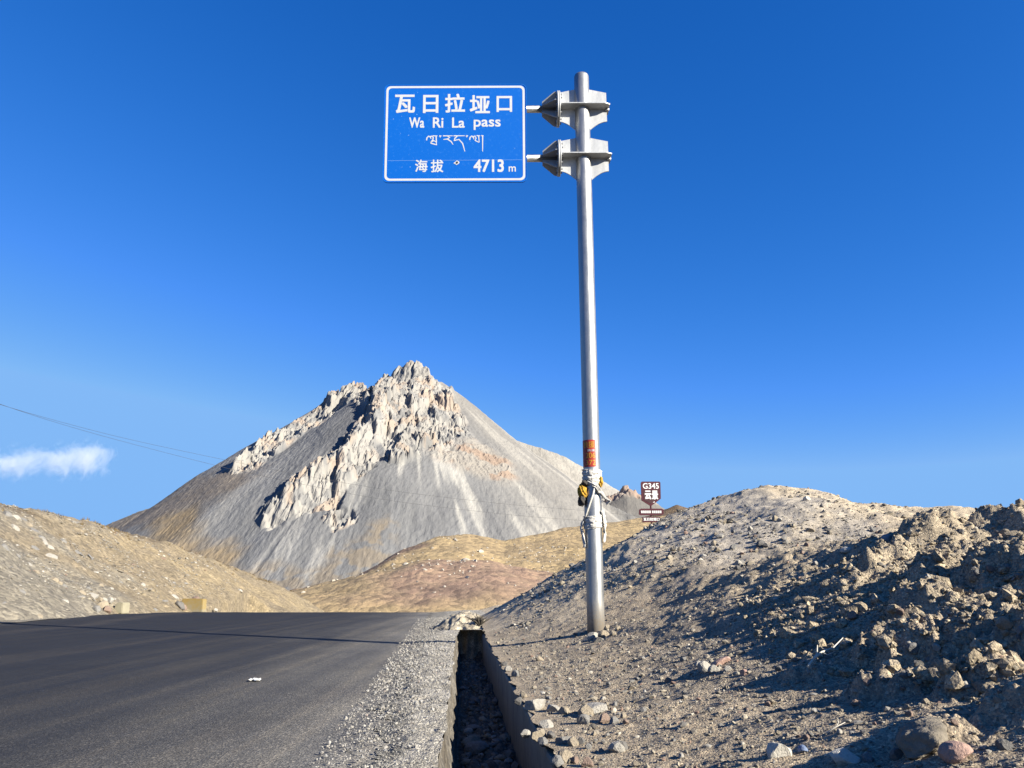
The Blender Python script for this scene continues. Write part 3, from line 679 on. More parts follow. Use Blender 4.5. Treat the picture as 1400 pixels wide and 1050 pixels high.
on_panel('edge_frame', ring_mesh('edge_frame', rrect(W2 + .014, H2 + .014, .11), rrect(W2, H2, .10), -.028, .006), M_BLUE, 0)

def text_mesh(body, rect, bold=.0, ext=.0006):
    """letters as thin meshes, fitted into rect = (x0, x1, y0, y1) on the panel"""
    cu = bpy.data.curves.new('lettering', 'FONT'); cu.body = body; cu.size = 1.0; cu.offset = 0; cu.resolution_u = 4
    o = bpy.data.objects.new('lettering', cu); C.objects.link(o); bpy.context.view_layer.update()
    me = bpy.data.meshes.new_from_object(o.evaluated_get(bpy.context.evaluated_depsgraph_get()))
    bpy.data.objects.remove(o); bpy.data.curves.remove(cu)
    co = np.empty(len(me.vertices) * 3, np.float32); me.vertices.foreach_get('co', co); co = co.reshape(-1, 3)
    lo, hi = co.min(0), co.max(0); x0, x1, y0, y1 = rect
    co[:, 0] = x0 + (co[:, 0] - lo[0]) / max(hi[0] - lo[0], 1e-6) * (x1 - x0); co[:, 1] = y0 + (co[:, 1] - lo[1]) / max(hi[1] - lo[1], 1e-6) * (y1 - y0)
    me.vertices.foreach_set('co', co.ravel())
    sp = bold * (y1 - y0) * .8
    if sp > 0:                                           # heavier strokes: the same outline repeated a hair apart
        b0 = bmesh.new(); b0.from_mesh(me); src = b0.copy(); 
        for v in b0.verts: v.co = Vector(((v.co.x - (x0 + x1) / 2) * (1 - 2 * sp / (x1 - x0)) + (x0 + x1) / 2 - sp, (v.co.y - (y0 + y1) / 2) * (1 - 2 * sp / (y1 - y0)) + (y0 + y1) / 2 - sp, 0))
        base = [v.co.copy() for v in b0.verts]; tmp = bpy.data.meshes.new('tmp'); b0.to_mesh(tmp)
        for k, (dx, dy) in enumerate(((2, 0), (0, 2), (2, 2), (1, 1), (1, 0), (0, 1), (2, 1), (1, 2))):
            n0 = len(b0.verts); b0.from_mesh(tmp); b0.verts.ensure_lookup_table()
            for v in b0.verts[n0:]: v.co += Vector((dx * sp, dy * sp, .00006 * (k + 1)))
        b0.to_mesh(me); b0.free(); src.free(); bpy.data.meshes.remove(tmp)
    bm = bmesh.new(); bm.from_mesh(me); g = bmesh.ops.extrude_face_region(bm, geom=bm.faces[:]); bmesh.ops.translate(bm, verts=[v for v in g['geom'] if isinstance(v, bmesh.types.BMVert)], vec=(0, 0, ext))
    bm.to_mesh(me); bm.free(); me.name = 'lettering'; me.polygons.foreach_set('use_smooth', np.zeros(len(me.polygons), bool)); return me
def pr_(u0, u1, v0, v1):                                # photograph pixels on the panel -> panel metres
    return ((u0 - 622.3) * KU, (u1 - 622.3) * KU, (181.5 - v1) * KW, (181.5 - v0) * KW)
z1 = lambda x: 530 + x / 7.368
zy = lambda y: 120 + y / 7.368
for ch, (a, b, t, d) in (('瓦', (68, 272, 66, 252)), ('日', (352, 508, 70, 254)), ('拉', (574, 778, 60, 250)), ('垭', (826, 1030, 74, 258)), ('口', (1097, 1255, 84, 246))):
    on_panel('lettering', text_mesh(ch, pr_(z1(a), z1(b), zy(t), zy(d)), .030), M_WHITE)
for w, (a, b, t, d) in (('Wa', (214, 368, 298, 402)), ('Ri', (454, 560, 298, 402)), ('La', (648, 776, 300, 404)), ('pass', (866, 1138, 322, 426))):
    on_panel('lettering', text_mesh(w, pr_(z1(a), z1(b), zy(t), zy(d)), .028), M_WHITE)
x2 = lambda x: 550 + x / 8.235
y2 = lambda y: 175 + y / 8.235
for w, (a, b, t, d), bo in (('海', (150, 290, 352, 488), .020), ('拔', (326, 466, 352, 492), .020), ('4713', (804, 1142, 352, 492), .035), ('m', (1196, 1276, 430, 488), .03)):
    on_panel('lettering', text_mesh(w, pr_(x2(a), x2(b), y2(t), y2(d)), bo), M_WHITE)
# Tibetan line drawn as strokes (pixel outlines of the pen strokes on the panel)
STROKES = [[(393, 528), (397, 502), (414, 486), (430, 492), (438, 514)], [(422, 497), (441, 486), (460, 499), (456, 524), (430, 549)], [(452, 484), (502, 484)], [(488, 484), (491, 530), (493, 574)],
           [(430, 549), (466, 531), (491, 546)], [(434, 556), (470, 566), (499, 575)], [(520, 484), (540, 484), (530, 496), (520, 484)], [(558, 484), (656, 484)], [(602, 486), (626, 500), (602, 516), (562, 520)],
           [(602, 516), (641, 541), (660, 571)], [(664, 484), (777, 484)], [(702, 486), (677, 510), (670, 536)], [(672, 531), (719, 520), (756, 561), (779, 640)], [(788, 484), (808, 484), (798, 496), (788, 484)],
           [(826, 526), (831, 500), (848, 486), (865, 499), (869, 521)], [(852, 499), (880, 486), (891, 510), (881, 531), (921, 551)], [(896, 484), (932, 484)], [(917, 484), (922, 552)], [(944, 484), (966, 484)], [(957, 486), (957, 641)]]
def strokes_mesh(name, S, hw, ext=.0006):
    bm = bmesh.new()
    for k, st in enumerate(S):
        P = [Vector(((z1(a) - 622.3) * KU, (181.5 - zy(b)) * KW)) for a, b in st]
        q = []
        for i in range(len(P)):                                   # one mitred ribbon per stroke
            d = (P[min(i + 1, len(P) - 1)] - P[max(i - 1, 0)]).normalized(); nrm = Vector((-d.y, d.x)); w = hw * (1.15 if i < len(P) - 1 else .7)
            q.append((P[i] + nrm * w, P[i] - nrm * w))
        z0 = .0002 * (k % 3); rows = [[bm.verts.new((p.x, p.y, z)) for p in ab for z in (z0, ext + z0)] for ab in q]
        for a, b in zip(rows, rows[1:]):
            bm.faces.new((a[1], b[1], b[3], a[3])); bm.faces.new((a[0], a[2], b[2], b[0])); bm.faces.new((a[0], b[0], b[1], a[1])); bm.faces.new((a[2], a[3], b[3], b[2]))
        bm.faces.new((rows[0][0], rows[0][1], rows[0][3], rows[0][2])); bm.faces.new((rows[-1][0], rows[-1][2], rows[-1][3], rows[-1][1]))
    bmesh.ops.recalc_face_normals(bm, faces=bm.faces[:]); return bm_mesh(name, bm)
on_panel('script_line', strokes_mesh('script_line', STROKES, .0105), M_WHITE)
# seam of the two panel sheets, a torn hole and flecks where the sheeting is chipped
def poly_mesh(name, polys, ext=.0015):
    bm = bmesh.new()
    for P in polys:
        f = bm.faces.new([bm.verts.new((a, b, 0)) for a, b in P]); g = bmesh.ops.extrude_face_region(bm, geom=[f]); bmesh.ops.translate(bm, verts=[v for v in g['geom'] if isinstance(v, bmesh.types.BMVert)], vec=(0, 0, ext))
    bmesh.ops.recalc_face_normals(bm, faces=bm.faces[:]); return bm_mesh(name, bm)
lp = lambda u, v: ((u - 622.3) * KU, (181.5 - v) * KW)
M_PALEB = plain('faded_sheeting', (.10, .24, .58), .5); M_HOLE = plain('dark_hole', (.01, .01, .012), .8)
on_panel('sheet_seam', poly_mesh('sheet_seam', [[lp(531, 218.6), lp(714, 218.2), lp(714, 218.7), lp(531, 219.1)]], .0008), M_PALEB, .001)
on_panel('torn_patch', poly_mesh('torn_patch', [[lp(x2(a), y2(b)) for a, b in ((578, 392), (600, 376), (618, 362), (640, 372), (648, 388), (632, 402), (614, 412), (596, 400))]]), M_WHITE)
on_panel('bullet_hole', poly_mesh('bullet_hole', [[lp(x2(a), y2(b)) for a, b in ((606, 386), (612, 376), (626, 374), (632, 386), (624, 398), (610, 397))]]), M_HOLE, .006)
fl = []
for k in range(46):
    u = random.uniform(534, 712); v = random.uniform(124, 240); r = random.choice([.25, .3, .4, .55, .9]); 
    fl.append([lp(u + r * random.uniform(.6, 1.3) * math.cos(a), v + r * random.uniform(.5, 1.2) * math.sin(a)) for a in np.linspace(0, 6.28, 6, endpoint=False)])
o = on_panel('chipped_flecks', poly_mesh('chipped_flecks', fl, .0006), M_PALEB, .001); o['kind'] = 'stuff'
for vx in (560, 622, 685):                                # back ribs and clamps between panel and arms
    a, b = lp(vx, 122), lp(vx, 241)
    on_panel('back_rib', bm_mesh('back_rib', prism([(a[0] - .03, b[1]), (a[0] + .03, b[1]), (a[0] + .03, a[1]), (a[0] - .03, a[1])], -.075, -.021, 'z')), M_ALU, 0)

# sticker wrapped half round the pole
def wrap(me, ang0, zc, rr):
    """bend a flat mesh (x = arc metres, y = height, z = proud) round the pole"""
    co = np.empty(len(me.vertices) * 3, np.float32); me.vertices.foreach_get('co', co); co = co.reshape(-1, 3).copy()
    a = ang0 + co[:, 0] / rr; r = rr + co[:, 2]; out = np.stack([PXX + r * np.sin(a), POLE_Y - r * np.cos(a), zc + co[:, 1]], -1)
    me.vertices.foreach_set('co', out.astype(np.float32).ravel()); me.update(); return me
ST0 = at(808, 601, POLE_Y - PR).z; ST1 = at(808, 638, POLE_Y - PR).z; STH = ST0 - ST1; STC = (ST0 + ST1) / 2
bm = bmesh.new(); nn = 24; g = [[bm.verts.new((-.30 + .375 * i / nn, y, 0)) for i in range(nn + 1)] for y in (-STH / 2, STH / 2)]
for i in range(nn): bm.faces.new((g[0][i], g[0][i + 1], g[1][i + 1], g[1][i]))
M_STK = plain('red_sticker', (.33, .028, .015), .5, var=.15, scale=20); M_YEL = plain('sticker_yellow', (.50, .26, .02), .5)
stk = to_sign(link('sticker', wrap(bm_mesh('sticker', bm), 0, STC, PR + .003), M_STK))
def stk_text(body, x0, x1, y0, y1, mat, bold=.02):
    me = text_mesh(body, (x0, x1, y0 * STH, y1 * STH), bold, .001)
    bmx = bmesh.new(); bmx.from_mesh(me); bmesh.ops.subdivide_edges(bmx, edges=[e for e in bmx.edges if e.calc_length() > .03], cuts=2); bmx.to_mesh(me); bmx.free()
    o = link('lettering', wrap(me, 0, STC, PR + .0045), mat, stk); return o
stk_text('救援', -.19, .05, .20, .44, M_YEL, .004); stk_text('高速', -.09, .05, .06, .15, M_WHITE, .01)
stk_text('206', -.13, .055, -.18, .02, M_YEL, .008); stk_text('372', -.13, .06, -.44, -.25, M_YEL, .008)

# ------------------------------------------------------------------ rags and rope tied round the pole
M_CLOTH = plain('white_rag', (.50, .48, .44), .9, var=.25, scale=14, bump=.5, bdist=.012); M_YCL = plain('yellow_rag', (.42, .235, .02), .85, var=.35, scale=16, bump=.5, bdist=.01)
M_DKCL = plain('dark_rag', (.05, .045, .04), .95, var=.4, scale=18, bump=.5, bdist=.01); M_GRCL = plain('grey_rag', (.34, .33, .31), .9, var=.3, scale=18, bump=.5, bdist=.01)
def zpix(v): return at(812, v, POLE_Y - PR).z
def band(name, v0, v1, layers, mat, seed, bulge):
    """cloth wound round the pole: folds stacked up, ridged between the turns"""
    za, zb = zpix(v1), zpix(v0); nz = 40; na = 72; A, Zt = np.meshgrid(np.linspace(0, 2 * math.pi, na, endpoint=False), np.linspace(0, 1, nz))
    tilt = .04 * np.sin(A + seed) + .02 * np.sin(2 * A + seed * 2)
    fold = np.abs(np.sin(math.pi * (Zt * layers + .35 * np.sin(A + seed) + .3 * perlin(A * 1.5, Zt * 4, seed))))
    r = PR + .006 + bulge * (fold ** .6) * (.7 + .5 * perlin(A * 2.2, Zt * 6, seed + 1)) + .012 * perlin(A * 6, Zt * 14, seed + 2)
    r = np.where((Zt < .02) | (Zt > .98), PR - .004, np.maximum(r, PR + .004))
    zz = za + (zb - za) * Zt + tilt * np.sin(math.pi * Zt) * .3 + tilt * .35
    V = np.stack([PXX + r * np.sin(A), POLE_Y - r * np.cos(A), zz], -1).reshape(-1, 3)
    i = np.arange(nz - 1)[:, None] * na; k = np.arange(na)[None, :]; k2 = (k + 1) % na
    F = np.stack([i + k, i + k2, i + na + k2, i + na + k], -1).reshape(-1, 4)
    return link(name, raw_mesh(name, V, F), mat)
def strip(name, path, w0, w1, mat, seed, parent=None, thick=.012, curl=.02):
    """a hanging tail of cloth: a crumpled ribbon with thickness along a path"""
    n = 26; P = [Vector(p) for p in path]; ts = np.linspace(0, len(P) - 1.0001, n); V = []; F = []; m = 9
    for i, t in enumerate(ts):
        k = int(t); f = t - k; f = f * f * (3 - 2 * f); c = P[k].lerp(P[k + 1], f); d = (P[k + 1] - P[k]).normalized()
        out = Vector((c.x - PXX, c.y - POLE_Y, 0)); out = out.normalized() if out.length > 1e-4 else Vector((0, -1, 0)); sd = d.cross(out).normalized(); out = sd.cross(d).normalized()
        w = (w0 + (w1 - w0) * i / (n - 1)) * (1 + .35 * float(perlin(np.array([i * .31]), np.array([seed * 1.7]), seed)[0]))
        for side in (1, -1):
            for j in range(m):
                s = j / (m - 1) * 2 - 1; cr = curl * float(perlin(np.array([i * .33 + 3]), np.array([s * 1.6 + seed]), seed)[0]) + curl * .8 * math.cos(s * 4 + i * .3 + seed)
                p = c + sd * (s * w / 2) + out * (cr + side * thick / 2 * (1 - .8 * abs(s) ** 3)); V.append(p[:])
    row = 2 * m
    for i in range(n - 1):
        for j in range(m - 1):
            a = i * row + j; F.append((a, a + 1, a + row + 1, a + row)); a = i * row + m + j; F.append((a + 1, a, a + row, a + row + 1))
        for e in (0, m - 1): a = i * row + e; b = a + m; F.append((a, a + row, b + row, b))
    me = bpy.data.meshes.new(name); me.from_pydata(V, [], F); me.update(); bmx = bmesh.new(); bmx.from_mesh(me); bmesh.ops.recalc_face_normals(bmx, faces=bmx.faces[:]); bmx.to_mesh(me); bmx.free()
    me.polygons.foreach_set('use_smooth', np.ones(len(me.polygons), bool)); return link(name, me, mat, parent)
def pp(u, v, dy=0.0): return at(u, v, POLE_Y + dy)
def on_ring(deg, v, r=PR + .02): a = math.radians(deg); return Vector((PXX + r * math.sin(a), POLE_Y - r * math.cos(a), zpix(v)))
def wad(name, c, rad, mat, seed, parent=None, squash=(1, 1, 1)):
    """a crumpled knot of cloth"""
    bm = bmesh.new(); bmesh.ops.create_icosphere(bm, subdivisions=4, radius=1)
    for v in bm.verts:
        p = v.co.copy(); n1 = float(perlin(np.array([p.x * 2 + p.z * 1.3]), np.array([p.y * 2 + seed]), seed)[0]); n2 = 1 - abs(float(perlin(np.array([p.x * 4 + p.y * 3]), np.array([p.z * 4 + seed]), seed + 5)[0]))
        v.co = Vector(c) + Vector((p.x * rad * squash[0], p.y * rad * squash[1], p.z * rad * squash[2])) * (.85 + .45 * n1 + .28 * n2)
    return link(name, bm_mesh(name, bm, True), mat, parent)
up = tag(band('upper_wrap', 641, 663, 3.2, M_CLOTH, 3, .030), 'white cloth wound round the pole just under the red sticker', 'cloth')
tag(wad('yellow_rag', on_ring(62, 657, PR + .012), .075, M_YCL, 12, None, (.55, .9, 1.25)), 'small yellow cloth patch tucked under the white wrap on the sunny side of the pole', 'cloth')
yk = tag(wad('rag_knot', on_ring(-62, 671, PR + .05), .098, M_YCL, 7, None, (.85, .8, 1.15)), 'knotted yellow rag with a dark tail bound to the shaded side of the pole', 'cloth')
wad('dark_tail', on_ring(-72, 683, PR + .055), .10, M_DKCL, 9, yk, (.62, .8, 1.0)); wad('loose_end', on_ring(-45, 660, PR + .03), .07, M_DKCL, 15, yk, (1.1, .7, .6))
gk = tag(strip('grey_rag', [on_ring(12, 664, PR + .03), on_ring(38, 672, PR + .045), on_ring(66, 680, PR + .09), pp(834, 685, -.12), pp(829, 690, -.1)], .10, .05, M_GRCL, 21), 'twisted grey rag tail sticking out from the pole below the yellow patch', 'cloth')
tag(strip('white_strip', [on_ring(-30, 657, PR + .03), on_ring(-5, 662, PR + .05), on_ring(14, 666, PR + .05), on_ring(30, 674, PR + .05)], .07, .035, M_CLOTH, 23, None, .012, .012), 'white cloth strip tied across the front of the yellow knot', 'cloth')
rp = [on_ring(10, 664, PR + .03), on_ring(-2, 675, PR + .03), on_ring(-25, 690, PR + .028), on_ring(-48, 703, PR + .03), on_ring(-75, 713, PR + .035)]
tag(tube('rope', rp, .020, 10, M_CLOTH), 'slanting white cord from the yellow knot down to the lower cloth wrap', 'rope')
lw = tag(band('lower_wrap', 704, 722, 2.6, M_CLOTH, 31, .026), 'white cloth wound round the pole a little above its foot', 'cloth')
tag(strip('hanging_rag', [on_ring(-70, 712, PR + .04), on_ring(-80, 720, PR + .07), on_ring(-78, 731, PR + .045), on_ring(-74, 744, PR + .03), on_ring(-72, 748, PR + .03)], .06, .11, M_CLOTH, 33), 'pale rag tail hanging on the shaded side below the lower wrap', 'cloth')
tag(strip('frayed_rag', [on_ring(60, 697, PR + .02), on_ring(72, 706, PR + .06), on_ring(68, 716, PR + .06), on_ring(74, 728, PR + .045), on_ring(70, 741, PR + .03)], .12, .07, M_CLOTH, 35), 'frayed white rag hanging on the sunny side of the lower wrap', 'cloth')
tag(tube('thin_cord', [on_ring(58, 676, PR + .04), on_ring(64, 688, PR + .02), on_ring(62, 700, PR + .02), on_ring(66, 708, PR + .03)], .008, 8, M_CLOTH), 'thin cord joining the two cloth wraps on the sunny side of the pole', 'rope')

# ------------------------------------------------------------------ small brown route sign beyond the spoil cone
M_MAROON = plain('maroon_paint', (.062, .009, .015), .45, var=.12, scale=6); M_SIGNW = plain('sign_white', (.62, .61, .60), .5); M_EDGE = plain('maroon_edge', (.05, .010, .014), .5); M_INNER = plain('maroon_dark', (.045, .014, .016), .5)
GY = 46.0
GB = at(889, 716, GY); gz = float(bank(np.array([GB.x]), np.array([GY]))[0])
KG = at(900, 690, GY).x - at(899, 690, GY).x
gs = thing('route_sign', 'small maroon G345 shield sign with two name plates below, behind the gravel mound', 'road sign', (at(889, 690, GY).x, GY, gz))
def gq(a, b): p = at(865 + a / 15.0, 650 + b / 15.0, GY); return p.x, p.z
def gpart(name, poly, y0, y1, mat, parent=gs):
    bm = prism(poly, y0, y1); o = link(name, bm_mesh(name, bm), mat, parent)
    if parent is gs: o.matrix_parent_inverse = Matrix.Translation(-gs.location)
    return o
sh = [gq(*p) for p in ((165, 150), (185, 128), (545, 128), (565, 150), (574, 480), (372, 632), (180, 512))]
board = gpart('shield_board', sh, GY - .06, GY + .06, M_MAROON)
gpart('shield_inner', [gq(*p) for p in ((215, 300), (520, 300), (528, 465), (372, 585), (222, 505))], GY - .068, GY - .0605, M_INNER, board)
pl1 = gpart('name_plate', [gq(*p) for p in ((128, 705), (170, 682), (590, 682), (632, 705), (632, 795), (590, 815), (150, 815), (128, 795))], GY - .05, GY + .05, M_MAROON)
pl2 = gpart('name_plate', [gq(*p) for p in ((198, 855), (560, 850), (560, 955), (198, 962))], GY - .05, GY + .05, M_MAROON)
gtx = gq(372, 632)
o = tube('post', [(gtx[0], GY, gz - .3), (gtx[0], GY, gtx[1] + .3)], .05, 12, M_EDGE, gs); o.matrix_parent_inverse = Matrix.Translation(-gs.location); o.location.y += .03
def gtext(body, rect, bold, parent):
    a = gq(rect[0], rect[3]); b = gq(rect[1], rect[2]); me = text_mesh(body, (a[0], b[0], a[1], b[1]), bold, .004)
    co = np.empty(len(me.vertices) * 3, np.float32); me.vertices.foreach_get('co', co); co = co.reshape(-1, 3); co = np.stack([co[:, 0], GY - .07 - co[:, 2], co[:, 1]], -1); me.vertices.foreach_set('co', co.ravel().astype(np.float32))
    o = link('lettering', me, M_SIGNW, parent); return o
gtext('G345', (205, 528, 160, 278), .03, board); gtext('云', (248, 372, 312, 495), .055, board); gtext('景', (390, 512, 312, 495), .045, board)
def blocks(n, x0, x1, y0, y1, parent):                     # far-off writing too small to read
    w = (x1 - x0) / n; bm = bmesh.new()
    for k in range(n):
        a = gq(x0 + w * (k + .08), y1); b = gq(x0 + w * (k + .86), y0)
        for (p0, p1, q0, q1) in ((0, 1, 0, .3), (0, 1, .62, 1), (.12, .45, .3, .62), (.6, .92, .3, .62)):
            xs = [a[0] + (b[0] - a[0]) * t for t in (p0, p1)]; zs = [a[1] + (b[1] - a[1]) * t for t in (q0, q1)]
            bm.faces.new([bm.verts.new((xs[i], GY - .066, zs[j])) for i, j in ((0, 0), (1, 0), (1, 1), (0, 1))])
    g = bmesh.ops.extrude_face_region(bm, geom=bm.faces[:]); bmesh.ops.translate(bm, verts=[v for v in g['geom'] if isinstance(v, bmesh.types.BMVert)], vec=(0, .01, 0)); bmesh.ops.recalc_face_normals(bm, faces=bm.faces[:])
    link('small_lettering', bm_mesh('small_lettering', bm), M_SIGNW, parent)
blocks(3, 318, 452, 512, 558, board); blocks(5, 165, 372, 725, 775, pl1); blocks(5, 390, 590, 725, 775, pl1)
gtext('瓦日拉垭口', (218, 545, 868, 932), .05, pl2)

# ------------------------------------------------------------------ overhead cables
M_CABLE = plain('cable', (.03, .03, .035), .6)
def cable(px, lab):
    P = []
    us = [p[0] for p in px]; vs = [p[1] for p in px]
    for u in np.linspace(us[0], us[-1], 90):
        k = np.interp(u, us, range(len(us))); i = int(min(k, len(us) - 2)); f = k - i
        p0, p1, p2, p3 = (vs[max(i - 1, 0)], vs[i], vs[i + 1], vs[min(i + 2, len(vs) - 1)])
        m1 = (p2 - p0) / (us[i + 1] - us[max(i - 1, 0)]) * (us[i + 1] - us[i]); m2 = (p3 - p1) / (us[min(i + 2, len(us) - 1)] - us[i]) * (us[i + 1] - us[i])
        v = (2 * f ** 3 - 3 * f ** 2 + 1) * p1 + (f ** 3 - 2 * f * f + f) * m1 + (-2 * f ** 3 + 3 * f * f) * p2 + (f ** 3 - f * f) * m2
        P.append(at(u, v, 60 + 100 * (u + 300) / 1250))
    return tag(tube('cable', P, .018, 6, M_CABLE), lab, 'cable')
cable([(-300, 452), (-100, 520), (0, 553), (80, 576), (174, 600), (323, 632), (398, 647), (494, 664), (560, 674), (700, 690), (798, 698), (930, 712)], 'thin dark overhead cable, the upper of two crossing the sky towards the mountain')
cable([(-300, 446), (-100, 517), (0, 552.5), (70, 575.5), (155, 600), (310, 640), (380, 655), (479, 675), (560, 688), (700, 704), (798, 712), (900, 722)], 'thin dark overhead cable, the lower of two crossing the sky towards the mountain')

M_UPOLE = plain('utility_pole_concrete', (.30, .29, .27), .9, var=.15, scale=3)
for (u, v, Yp, hf, lab) in ((-300, 449, 60.0, left_hill, 'grey concrete utility pole on top of the cut slope carrying two cables'), (930, 714, 158.4, mid_hill, 'grey concrete utility pole on the grassy hill behind the gravel mound')):
    p = at(u, v, Yp); g0 = float(hf(np.array([p.x]), np.array([Yp]))[0]); up_ = thing('utility_pole', lab, 'utility pole', (p.x, Yp, g0), 'utility poles')
    tube('shaft', [(0, 0, -.5), (0, 0, p.z - g0 + .25)], [.19, .12], 14, M_UPOLE, up_); tube('crossarm', [(-1.0, 0, p.z - g0 - .1), (1.0, 0, p.z - g0 - .1)], .05, 8, M_UPOLE, up_)

# ------------------------------------------------------------------ loose stones
def rock_mesh(name, seed, flat=1.0, cuts=9, sub=3):
    """an angular stone: a ball cut by planes, then roughened"""
    rr = random.Random(seed); bm = bmesh.new(); bmesh.ops.create_icosphere(bm, subdivisions=sub, radius=1)
    pl = []
    for k in range(cuts):
        d = Vector((rr.gauss(0, 1), rr.gauss(0, 1), rr.gauss(0, 1))).normalized(); pl.append((d, rr.uniform(.5, .85)))
    sx, sy, sz = rr.uniform(.8, 1.15), rr.uniform(.65, 1.0), rr.uniform(.55, .85) * flat
    for v in bm.verts:
        p = v.co.copy()
        for d, h in pl:
            t = p.dot(d) - h
            if t > 0: p -= d * t
        n = float(perlin(np.array([p.x * 2.3 + seed]), np.array([p.y * 2.3 + p.z * 1.7]), seed)[0])
        p *= 1 + .07 * n; v.co = Vector((p.x * sx, p.y * sy, p.z * sz)) * 1.25
    me = bm_mesh(name, bm); return me
ROCKS = [rock_mesh('stone', 100 + k, 1.0) for k in range(7)]; SLABS = [rock_mesh('slab', 200 + k, .38, 7) for k in range(4)]; ROUND = [rock_mesh('cobble', 300 + k, .8, 2) for k in range(3)]
TINT = {}
for nm, c_ in (('grey', (.17, .162, .15)), ('tan', (.24, .20, .145)), ('pale', (.29, .27, .235)), ('dark grey', (.115, .108, .10)), ('reddish', (.19, .135, .105))):
    TINT[nm] = plain(nm.replace(' ', '_') + '_stone', c_, .9, var=.28, scale=4, bump=.45, bdist=.05)
_var = {}
def tinted(me, mat):
    k = (me.name, mat.name)
    if k not in _var: _var[k] = me.copy(); _var[k].materials.clear(); _var[k].materials.append(mat)
    return _var[k]
def stone(u, v, w, hf, label, group, pool=ROCKS, y1=60, sink=.25, y0=3.0, mat=None, tall=1.0, name='stone', n=900, tints=('grey', 'tan', 'pale', 'tan', 'grey', 'dark grey', 'reddish')):
    """a stone about w photograph pixels wide lying where the ray meets the ground"""
    p = hit(u, v + w * .25, hf, y0, y1, n); r = .5 * w * p.length / FPX
    me = random.choice(pool); kind = 'flat' if pool is SLABS or tall < .8 else ('rounded' if pool is ROUND else 'angular')
    tint = random.choice(tints)
    me = tinted(me, mat or TINT[tint])
    o = bpy.data.objects.new(name, me); C.objects.link(o)
    e = .0025 * max(p.y, 1) + r
    zx = float(hf(np.array([p.x + e]), np.array([p.y]))[0] - hf(np.array([p.x - e]), np.array([p.y]))[0]) / (2 * e); zy_ = float(hf(np.array([p.x]), np.array([p.y + e]))[0] - hf(np.array([p.x]), np.array([p.y - e]))[0]) / (2 * e)
    fl = 1.0 if kind == 'flat' else .5
    q = Vector((-zx * fl, -zy_ * fl, 1)).normalized().to_track_quat('Z', 'Y') @ Quaternion((0, 0, 1), random.uniform(0, 6.28)) @ Quaternion((1, 0, 0), random.gauss(0, .18))
    o.rotation_mode = 'QUATERNION'; o.rotation_quaternion = q; sx = random.uniform(.9, 1.15); o.scale = (r * sx, r / sx, r * tall)
    o.location = (p.x, p.y, p.z + r * tall * (.55 if pool is not SLABS else .2) - r * sink)
    if '{}' in label:
        size = 'tiny' if r < .035 else 'small' if r < .06 else 'fist-sized' if r < .10 else 'large' if r < .25 else 'boulder-sized'
        label = label.format(f'{size} {tint} {kind} stone')
    return tag(o, label, 'stone', group)
bank_h = lambda x, y: bank(x, y)
G1 = 'stones beside the ditch wall'
for (u, v, w) in [(731, 963, 26), (757, 968, 17), (771, 972, 18), (747, 990, 17), (753, 1005, 15), (802, 972, 26), (817, 968, 24), (799, 985, 18), (827, 983, 18), (840, 986, 14), (829, 963, 9), (770, 1012, 17),
                  (784, 1014, 20), (795, 1014, 12), (843, 1021, 22), (850, 1022, 16), (773, 1036, 24), (762, 1041, 17), (803, 1044, 18), (735, 1004, 20), (718, 1002, 14), (709, 958, 14), (715, 950, 12), (695, 915, 10), (705, 922, 12), (690, 908, 9), (742, 1013, 14), (812, 1003, 8), (869, 1046, 10), (786, 1040, 13)]:
    stone(u, v, w, bank_h, '{} on the gravel beside the concrete ditch wall', G1)
G2 = 'stones round the foot of the sign pole'
for (u, v, w, po) in [(812, 869, 17, ROCKS), (825, 868, 13, ROCKS), (800, 872, 14, SLABS), (818, 874, 12, ROCKS), (838, 866, 10, ROCKS), (845, 860, 9, ROCKS), (830, 858, 9, ROCKS)]:
    stone(u, v, w, bank_h, '{} packed round the foot of the tall sign pole', G2, po)
M_PINK = plain('pink_stone', (.34, .22, .175), .9, var=.25, scale=6, bump=.4, bdist=.05); M_BSTONE = plain('blue_grey_stone', (.12, .16, .25), .8, var=.2, scale=5); M_GREYST = plain('round_grey_stone', (.22, .225, .24), .9, var=.2, scale=6, bump=.3, bdist=.04)
M_PALEST = plain('pale_stone', (.46, .43, .37), .9, var=.2, scale=5, bump=.4, bdist=.05)
stone(984, 902, 24, bank_h, 'flat reddish stone lying on a patch of white stones on the bank', None, SLABS, mat=M_PINK, tall=1.6)
for (u, v, w) in [(963, 913, 20), (976, 916, 14), (995, 914, 12), (955, 908, 10)]: stone(u, v, w, bank_h, '{} clustered under the flat reddish stone on the bank', 'stones under the reddish stone', tints=('pale',))
stone(1064, 1028, 25, bank_h, 'tall pale block of stone standing in the shade of the clods', None, mat=M_PALEST, tall=1.3)
stone(1098, 1026, 13, bank_h, 'small blue stone in the shade beside the pale block', None, ROUND, mat=M_BSTONE)
stone(1157, 752, 13, bank_h, 'round white stone on the smooth slope behind the clods', None, ROUND, mat=M_PALEST)
stone(1213, 737, 13, bank_h, 'round grey stone wedged in the edge of the clods', None, ROUND, mat=M_GREYST)
stone(1018, 920, 11, bank_h, 'small pink stone in the shade of a clod on the bank', None, mat=M_PINK)
BIG = rock_mesh('big_slab', 411, .5, 6, 5)
for v_ in BIG.vertices:
    q_ = v_.co; q_ += v_.normal * (.05 * float(fbm(np.array([q_.x * 2.5]), np.array([q_.y * 2.5 + q_.z]), 4, 7)[0]))
stone(1250, 992, 84, bank_h, 'large cracked grey-brown slab half buried among the clods', None, [BIG], mat=plain('buried_slab', (.17, .145, .11), .95, var=.35, scale=3, bump=.6, bdist=.04), tall=1.0, sink=.5)
